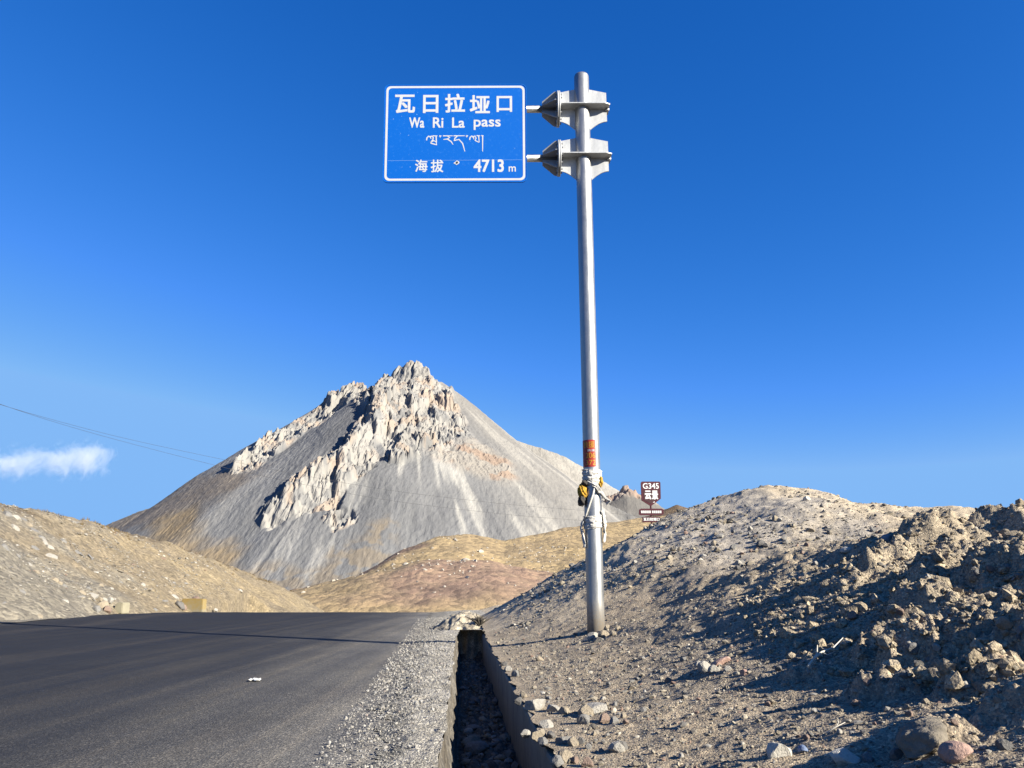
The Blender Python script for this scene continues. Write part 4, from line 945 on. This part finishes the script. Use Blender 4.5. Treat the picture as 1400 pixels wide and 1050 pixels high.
stone(1154, 1036, 28, bank_h, 'squarish tan lump of stone beside the large cracked slab', None, mat=M_PALEST)
stone(1308, 1030, 30, bank_h, 'smooth pinkish stone in the shadow below the cracked slab', None, ROUND, mat=M_PINK)
G3 = 'stones among the clods'
for k in range(44):
    u = random.uniform(1150, 1400); v = random.uniform(715, 1045); w = random.choice([7, 8, 9, 10, 12, 14, 17]); stone(u, v, w, bank_h, '{} caught among the heaped dirt clods', G3)
G4 = 'stones on the gravel bank'
for k in range(46):
    u = random.uniform(690, 1160); v = random.uniform(885, 1045)
    if u < 700 + (v - 870) * .45: continue
    stone(u, v, random.choice([5, 6, 6, 7, 8, 9, 11]), bank_h, '{} scattered on the open gravel bank', G4)
G5 = 'stones on the spoil cone'
for (u, v, w) in [(998, 713, 9), (981, 752, 10), (1026, 770, 11), (1014, 768, 9), (1003, 748, 10), (985, 733, 9), (1047, 746, 9), (1040, 744, 12), (1108, 725, 9), (970, 708, 10), (1060, 709, 9), (1066, 712, 8), (904, 747, 7), (868, 769, 7), (1010, 770, 10)]:
    stone(u, v, w, bank_h, '{} in the rubble on the flank of the gravel mound', G5)
for k in range(60):
    u = random.gauss(1020, 55); v = random.gauss(738, 20)
    if 900 < u < 1135 and v > 690 + abs(u - 1020) * .05: stone(u, v, random.choice([4, 5, 5, 6, 7]), bank_h, '{} in the rubble on the flank of the gravel mound', G5)
stone(1103, 682, 8, bank_h, 'white stone perched on the shoulder of the gravel mound', None, mat=M_PALEST)
lh = lambda x, y: np.maximum(left_hill(x, y), road_z(y))
G6 = 'slabs on the cut slope'
SL2 = SLABS[:2] + ROCKS[:5]
for (u, v, w) in [(10, 700, 16), (22, 704, 14), (34, 708, 12), (50, 722, 15), (57, 732, 11), (62, 738, 13), (68, 746, 12), (72, 758, 13), (48, 748, 10), (86, 737, 11), (92, 745, 11), (99, 741, 9), (108, 753, 13), (113, 758, 10), (125, 760, 12), (135, 770, 11),
                  (25, 757, 11), (6, 745, 12), (51, 780, 9), (41, 770, 8), (75, 790, 12), (82, 795, 11), (88, 799, 9), (30, 807, 11), (8, 822, 11), (112, 808, 10), (120, 802, 10), (127, 812, 12), (20, 718, 13), (40, 715, 9), (104, 765, 8), (60, 800, 8), (115, 775, 9), (138, 798, 9), (90, 820, 9), (55, 840, 10), (152, 803, 8), (143, 818, 8), (165, 795, 6), (268, 768, 8), (238, 812, 14), (232, 808, 9), (328, 805, 8), (296, 832, 8), (212, 832, 8), (196, 798, 9)]:
    stone(u, v, w, lh, '{} lying on the cut slope across the road', G6, SL2, 140, .5, 15.0, tall=.6, tints=('grey', 'grey', 'pale', 'tan'))
for (u, v, w) in [(140, 828, 14), (132, 833, 12), (146, 834, 11), (150, 822, 10), (136, 820, 9)]: stone(u, v, w, lh, '{} heaped beside the smaller pale concrete block', 'rocks heaped beside the pale block', ROCKS, 140, .2, 15.0)
for (u, v, w) in [(246, 828, 12), (251, 831, 9), (267, 819, 8)]: stone(u, v, w, lh, '{} against the yellow painted concrete block', 'rocks against the yellow block', ROCKS, 140, .2, 15.0)
# cobbles in the ditch
def ditch_h(x, y): return np.full(np.shape(x), -.60)
for (u, v, w) in [(645, 1013, 26), (652, 1023, 24), (640, 880, 12), (653, 957, 8), (648, 995, 18), (640, 1000, 12), (684, 1036, 14), (695, 1040, 12), (633, 940, 9), (660, 975, 8), (650, 925, 8), (638, 1042, 14), (672, 1018, 10), (664, 1000, 9), (645, 960, 8)]:
    stone(u, v, w, ditch_h, '{} lying on the shaded ditch bed', 'cobbles on the ditch bed', ROUND, 60, .3)

# fields of smaller stones: one mesh each, nobody could count them
ico = bmesh.new(); bmesh.ops.create_icosphere(ico, subdivisions=1, radius=1); ico.verts.ensure_lookup_table()
ICO_V = np.array([v.co[:] for v in ico.verts]); ICO_F = np.array([[v.index for v in f.verts] for f in ico.faces]); ico.free()
def stone_field(name, x, y, z, r, col, mat, flat=.65, seed=1, label=None):
    rg = np.random.default_rng(seed); n = len(x); K = len(ICO_V)
    jit = 1 + rg.normal(0, .22, (n, K)); P = ICO_V[None] * jit[..., None]
    sc = np.stack([rg.uniform(.75, 1.3, n), rg.uniform(.6, 1.0, n), rg.uniform(.45, .9, n) * flat / .65], -1); P = P * sc[:, None, :]
    a = rg.uniform(0, 6.283, n); b = rg.normal(0, .35, n); ca, sa, cb, sb = np.cos(a), np.sin(a), np.cos(b), np.sin(b)
    X, Yv, Zv = P[..., 0], P[..., 1], P[..., 2]
    Y2 = Yv * cb[:, None] - Zv * sb[:, None]; Z2 = Yv * sb[:, None] + Zv * cb[:, None]
    X3 = X * ca[:, None] - Y2 * sa[:, None]; Y3 = X * sa[:, None] + Y2 * ca[:, None]
    V = np.stack([X3, Y3, Z2], -1) * r[:, None, None] + np.stack([x, y, z + r * .22], -1)[:, None, :]
    F = (ICO_F[None] + (np.arange(n) * K)[:, None, None]).reshape(-1, 3)
    cc = np.repeat(col[:, None, :], K, 1).reshape(-1, 3)
    o = link(name, raw_mesh(name, V.reshape(-1, 3), F, cc, smooth=False), mat); o['kind'] = 'stuff'
    if label: o['label'] = label
    return o
PAL = np.array([(.34, .30, .245), (.42, .37, .29), (.30, .285, .265), (.52, .48, .41), (.36, .25, .20), (.24, .225, .205), (.60, .57, .52)])
def pal(n, p, seed): return PAL[np.random.default_rng(seed).choice(len(PAL), n, p=p)] * np.random.default_rng(seed + 1).uniform(.8, 1.2, (n, 1))
P0 = [.34, .28, .16, .06, .04, .11, .01]
rg = np.random.default_rng(5)
n = 42000; y = np.exp(rg.uniform(math.log(3.0), math.log(20), n)); s = rg.uniform(0, .85, n) * y; x = wall_x(y) + .14 + s
r = .0034 * (1 - rg.uniform(0, .985, n)) ** -.48 * np.clip(y / 5, .8, 2.0); r = np.minimum(r, .032)
stone_field('bank_gravel', x, y, bank(x, y), r, pal(n, P0, 7), M_PEB, seed=21, label='loose gravel and small stones covering the earth bank')
n = 9000; y = rg.uniform(14.5, 27, n); x = rg.normal(4.6, 3.2, n); keep = x - wall_x(y) > .5; x, y = x[keep], y[keep]; n = len(x)
cl = sst(-.1, .6, fbm(x * .35, y * .35, 3, 601) + .25); keep = rg.uniform(0, 1, n) < cl; x, y = x[keep], y[keep]; n = len(x)
r = np.minimum(.015 * (1 - rg.uniform(0, .985, n)) ** -.45, .085)
stone_field('mound_rubble', x, y, bank(x, y), r, pal(n, [.30, .26, .20, .08, .03, .11, .02], 9), M_PEB, seed=22, label='grey rubble strewn over the gravel mound')
n = 16000; y = np.exp(rg.uniform(math.log(2.6), math.log(11), n)); x = wall_x(y) + .12 + rg.uniform(.28, .9, n) * y; s = x - wall_x(y)
keep = s > 2.2; x, y = x[keep], y[keep]; n = len(x); r = np.minimum(.008 * (1 - rg.uniform(0, .985, n)) ** -.6, .07)
stone_field('dirt_crumbs', x, y, bank(x, y), r, np.tile((.60, .50, .36), (n, 1)) * rg.uniform(.75, 1.15, (n, 1)), M_BANK, .8, 23, label='crumbled dirt and small lumps over the clods')
n = 12000; y = np.exp(rg.uniform(math.log(3.2), math.log(30), n)); t = rg.beta(1.3, 1.1, n); x = sh_edge(y) - .35 + (ditch_x(y) - sh_edge(y) + .33) * t; r = np.minimum(.0025 * (1 - rg.uniform(0, .98, n)) ** -.45 * np.clip(y / 5, .8, 2.5), .02)
stone_field('shoulder_chips', x, y, road_z(y) + .010 + .050 * sst(.15, .7, t), r, (pal(n, [.3, .25, .15, .18, .02, .06, .04], 11) * .6 + .22), M_PEB, seed=24, label='gravel chips on the road shoulder')
n = 16000; y = np.exp(rg.uniform(math.log(20), math.log(125), n)); x = left_edge(y) - .3 - rg.uniform(0, 1, n) ** 1.2 * (9 + .03 * y); zz = left_hill(x, y)
dens = sst(-.15, .45, fbm(x * .22, y * .16, 3, 611)) * sst(95, 40, y); keep = (rg.uniform(0, 1, n) < .06 + dens) & (zz > road_z(y)); x, y, zz = x[keep], y[keep], zz[keep]; n = len(x)
r = np.minimum(.028 * (1 - rg.uniform(0, .985, n)) ** -.42 * np.clip(y / 40, .7, 1.6), .20)
stone_field('slope_rubble', x, y, zz, r, pal(n, [.2, .2, .24, .2, .02, .04, .1], 13), M_PEB, .4, 25, label='pale broken rubble streaked down the cut slope')
n = 1500; y = np.exp(rg.uniform(math.log(4), math.log(20.3), n)); x = ditch_x(y) + .14 + rg.uniform(0, 1, n) * (wall_x(y) - ditch_x(y) - .16); r = np.minimum(.012 * (1 - rg.uniform(0, .98, n)) ** -.5, .06)
stone_field('ditch_stones', x, y, np.full(n, -.60), r, pal(n, P0, 15), M_PEB, seed=26, label='stones and mud filling the bottom of the ditch')
n = 3200; u0 = rg.uniform(480, 830, n); x = rg.uniform(-70, 60, n); y = rg.uniform(140, 262, n)
m1 = np.zeros(n)
for (u, v, Yq, rad) in [(545, 775, 190, 6), (615, 768, 176, 8), (630, 775, 172, 7), (665, 762, 200, 5), (720, 765, 205, 7), (745, 785, 190, 6), (770, 775, 205, 6), (470, 815, 180, 6), (620, 745, 212, 3), (690, 775, 195, 6), (500, 790, 190, 4)]:
    p = at(u, v, Yq); m1 = np.maximum(m1, np.exp(-((x - p.x) ** 2 + ((y - p.y) * .5) ** 2) / rad ** 2))
keep = rg.uniform(0, 1, n) < m1 * .9 + .01; x, y = x[keep], y[keep]; n = len(x); r = np.minimum(.19 * (1 - rg.uniform(0, .98, n)) ** -.45, .9)
stone_field('hill_outcrop', x, y, mid_hill(x, y) - r * .35, r, np.tile((.64, .58, .50), (n, 1)) * rg.uniform(.75, 1.1, (n, 1)), M_PEB, .8, 27, label='white broken rock scattered over the grassy hill')

n = 700; y = rg.uniform(40, 118, n); cx_ = np.interp(y, [p.y for p in CREST], [p.x for p in CREST]); x = cx_ + rg.normal(.4, 1.3, n); keep = rg.uniform(0, 1, n) < sst(-.2, .4, fbm(x * .3, y * .3, 3, 621)); x, y = x[keep], y[keep]; n = len(x)
V = []; F = []; zt = left_hill(x, y); base = 0
for k in range(n):                                      # each tuft a handful of blades
    for b_ in range(7):
        a = rg.uniform(0, 6.28); h = rg.uniform(.10, .26); l = rg.uniform(.05, .18); w = .03; ca, sa = math.cos(a), math.sin(a); ox, oy = rg.normal(0, .07, 2)
        V += [(x[k] + ox - sa * w, y[k] + oy + ca * w, zt[k] - .04), (x[k] + ox + sa * w, y[k] + oy - ca * w, zt[k] - .04), (x[k] + ox + ca * l, y[k] + oy + sa * l, zt[k] + h)]; F.append((base, base + 1, base + 2)); base += 3
link('dry_grass_tufts', raw_mesh('dry_grass_tufts', np.array(V), np.array(F), np.tile((.26, .19, .10), (len(V), 1)), smooth=False), M_PEB, kind='stuff', label='dry brown grass tufts along the crest of the cut slope')

# ------------------------------------------------------------------ concrete blocks by the far verge, litter, roots, dead shrub
def block(u0, u1, v0, v1, depth, mat, label, skew):
    """a worn concrete block with chipped, sloping ends"""
    Yb = 40.0; a = at(u0, v1, Yb); b = at(u1, v0, Yb); w = (b.x - a.x); 
    p = hit((u0 + u1) / 2, v1 - 1, lambda x, y: np.maximum(road_z(y) + .02, left_hill(x, y)), 15, 90); k = p.y / Yb; w *= k; h = (b.z - a.z) * k
    bm = prism([(-w / 2, -.12), (w / 2, -.12), (w / 2 - skew[0] * w, h * .96), (w * .1, h), (-w / 2 + skew[1] * w, h * skew[2])], -depth / 2, depth / 2)
    bmesh.ops.bevel(bm, geom=bm.edges[:], offset=.03, segments=2, affect='EDGES')
    bmesh.ops.triangulate(bm, faces=[f for f in bm.faces if len(f.verts) > 4])
    o = link('concrete_block', bm_mesh('concrete_block', bm), mat); o.location = (p.x, p.y, max(p.z, float(road_z(p.y)))); o.rotation_euler.z = -.12; return tag(o, label, 'concrete block')
def yb_mat():
    m, nt, b = nodes('yellow_block', .9, .2); tc = N(nt, 'TexCoord'); n = N(nt, 'TexNoise', Scale=2.2, Detail=8, Roughness=.7); nt.links.new(tc.outputs['Object'], n.inputs['Vector'])
    g = N(nt, 'SeparateXYZ'); nt.links.new(tc.outputs['Object'], g.inputs[0]); ad = N(nt, 'Math', operation='MULTIPLY_ADD'); nt.links.new(g.outputs[2], ad.inputs[0]); ad.inputs[1].default_value = .55; nt.links.new(n.outputs[0], ad.inputs[2])
    nt.links.new(ramp(nt, ad.outputs[0], [(.52, (.185, .16, .11)), (.74, (.195, .145, .06)), (1.0, (.20, .13, .035))]), b.inputs['Base Color']); return m
block(248, 281, 820, 836, .55, yb_mat(), 'low concrete block with worn yellow paint at the foot of the cut slope', (.03, .02, 1.0))
block(157, 173, 825, 837, .6, plain('pale_block', (.26, .235, .165), .9, var=.15, scale=4), 'smaller unpainted pale concrete block beside the rock pile at the road edge', (.02, .3, .9))
p = hit(348, 931, lambda x, y: road_z(y) + 0 * x, 3, 60); bm = bmesh.new(); bmesh.ops.create_grid(bm, x_segments=14, y_segments=8, size=1)
for v in bm.verts:
    q = v.co; edge = max(abs(q.x), abs(q.y)); q.z = .018 + .02 * float(perlin(np.array([q.x * 2.4]), np.array([q.y * 2.4]), 3)[0]) + .012 * float(perlin(np.array([q.x * 6]), np.array([q.y * 6]), 4)[0])
    q.x *= .06 * (1 + .25 * math.sin(5 * q.y)); q.y *= .075 * (1 + .4 * math.sin(3 * v.co.x * 20)); 
g = bmesh.ops.solidify(bm, geom=bm.faces[:], thickness=.003)
o = link('paper_scrap', bm_mesh('paper_scrap', bm, True), plain('white_paper', (.6, .6, .58), .8)); o.location = (p.x, p.y, .002); o.rotation_euler.z = .3
tag(o, 'crumpled scrap of white paper lying on the dark asphalt', 'litter')
M_ROOT = plain('dry_root', (.50, .47, .40), .85, var=.15, scale=30)
p = hit(1112, 912, bank_h)
def root(pts, r0, parent): 
    P = [p + Vector(q) for q in pts]; return tube('root_branch', [q - Vector(p) for q in P], [r0 * (1 - .7 * i / (len(P) - 1)) for i in range(len(P))], 7, M_ROOT, parent)
rt = thing('dry_root', 'bleached forked dry root lying on the clods of the bank', 'root', p)
root([(-.06, -.05, .0), (.0, .0, .045), (.05, .03, .09), (.07, .06, .15)], .011, rt); root([(0, 0, .045), (.09, .04, .10), (.20, .08, .13), (.31, .14, .20)], .010, rt); root([(.09, .04, .10), (.13, .03, .08), (.2, .02, .11)], .006, rt)
p2 = hit(1138, 1002, bank_h); tw = thing('dry_twig', 'thin pale twig lying in the shade on the bank', 'twig', p2); p = p2
root([(-.03, 0, .0), (.03, .01, .03), (.08, .0, .055)], .005, tw); root([(.03, .01, .03), (.05, .03, .045), (.06, .05, .07)], .003, tw)
M_SHRUB = plain('dead_shrub', (.045, .038, .03), .95); pz_ = Vector((-.83, 20.5, .22)); sb = thing('dead_shrub', 'dark spiky dead shrub on the rubble heap at the end of the ditch', 'shrub', pz_)
for k in range(16):
    a = random.uniform(0, 6.28); el = random.uniform(.15, 1.1); L = random.uniform(.18, .5); d = Vector((math.cos(a) * math.cos(el), math.sin(a) * math.cos(el) * .6, math.sin(el)))
    tube('twig', [(0, 0, -.05), d * L * .5 + Vector((0, 0, random.uniform(-.02, .03))), d * L], [.03, .022, .008], 6, M_SHRUB, sb)

# ------------------------------------------------------------------ small cloud low on the left
def cloud_mat():
    m = bpy.data.materials.new('cloud_vapour'); m.use_nodes = True; nt = m.node_tree; nt.nodes.clear()
    out = N(nt, 'OutputMaterial'); pv = N(nt, 'VolumePrincipled'); pv.inputs['Color'].default_value = (1, 1, 1, 1); pv.inputs['Anisotropy'].default_value = .1
    tc = N(nt, 'TexCoord'); mp = N(nt, 'Mapping'); mp.inputs['Scale'].default_value = (2.3, 1.0, 1.3); nt.links.new(tc.outputs['Object'], mp.inputs[0])
    n = N(nt, 'TexNoise', Scale=1.5, Detail=8, Roughness=.62, Distortion=.6); nt.links.new(mp.outputs[0], n.inputs['Vector'])
    ln = N(nt, 'VectorMath', operation='LENGTH'); nt.links.new(tc.outputs['Object'], ln.inputs[0])
    s1 = N(nt, 'Math', operation='MULTIPLY_ADD'); nt.links.new(ln.outputs['Value'], s1.inputs[0]); s1.inputs[1].default_value = -.55; nt.links.new(n.outputs[0], s1.inputs[2])
    mr = N(nt, 'MapRange'); mr.inputs[1].default_value = .17; mr.inputs[2].default_value = .50; mr.inputs[3].default_value = 0; mr.inputs[4].default_value = .012; nt.links.new(s1.outputs[0], mr.inputs[0])
    nt.links.new(mr.outputs[0], pv.inputs['Density']); nt.links.new(pv.outputs[0], out.inputs['Volume']); return m
M_CLOUD = cloud_mat(); CY = 3200.0
cl = thing('cloud', 'small wispy white cloud floating low above the cut slope', 'cloud', at(70, 632, CY))
for (u, v, w, h, tl) in [(35, 631, 84, 36, 0), (95, 628, 66, 38, -.10), (124, 627, 48, 40, .1), (-20, 636, 66, 30, .1)]:
    bm = bmesh.new(); bmesh.ops.create_icosphere(bm, subdivisions=3, radius=1); o = link('puff', bm_mesh('puff', bm), M_CLOUD, cl); o.location = at(u, v, CY) - cl.location; o.scale = (w * CY / FPX, 60, h * CY / FPX); o.rotation_euler.y = tl
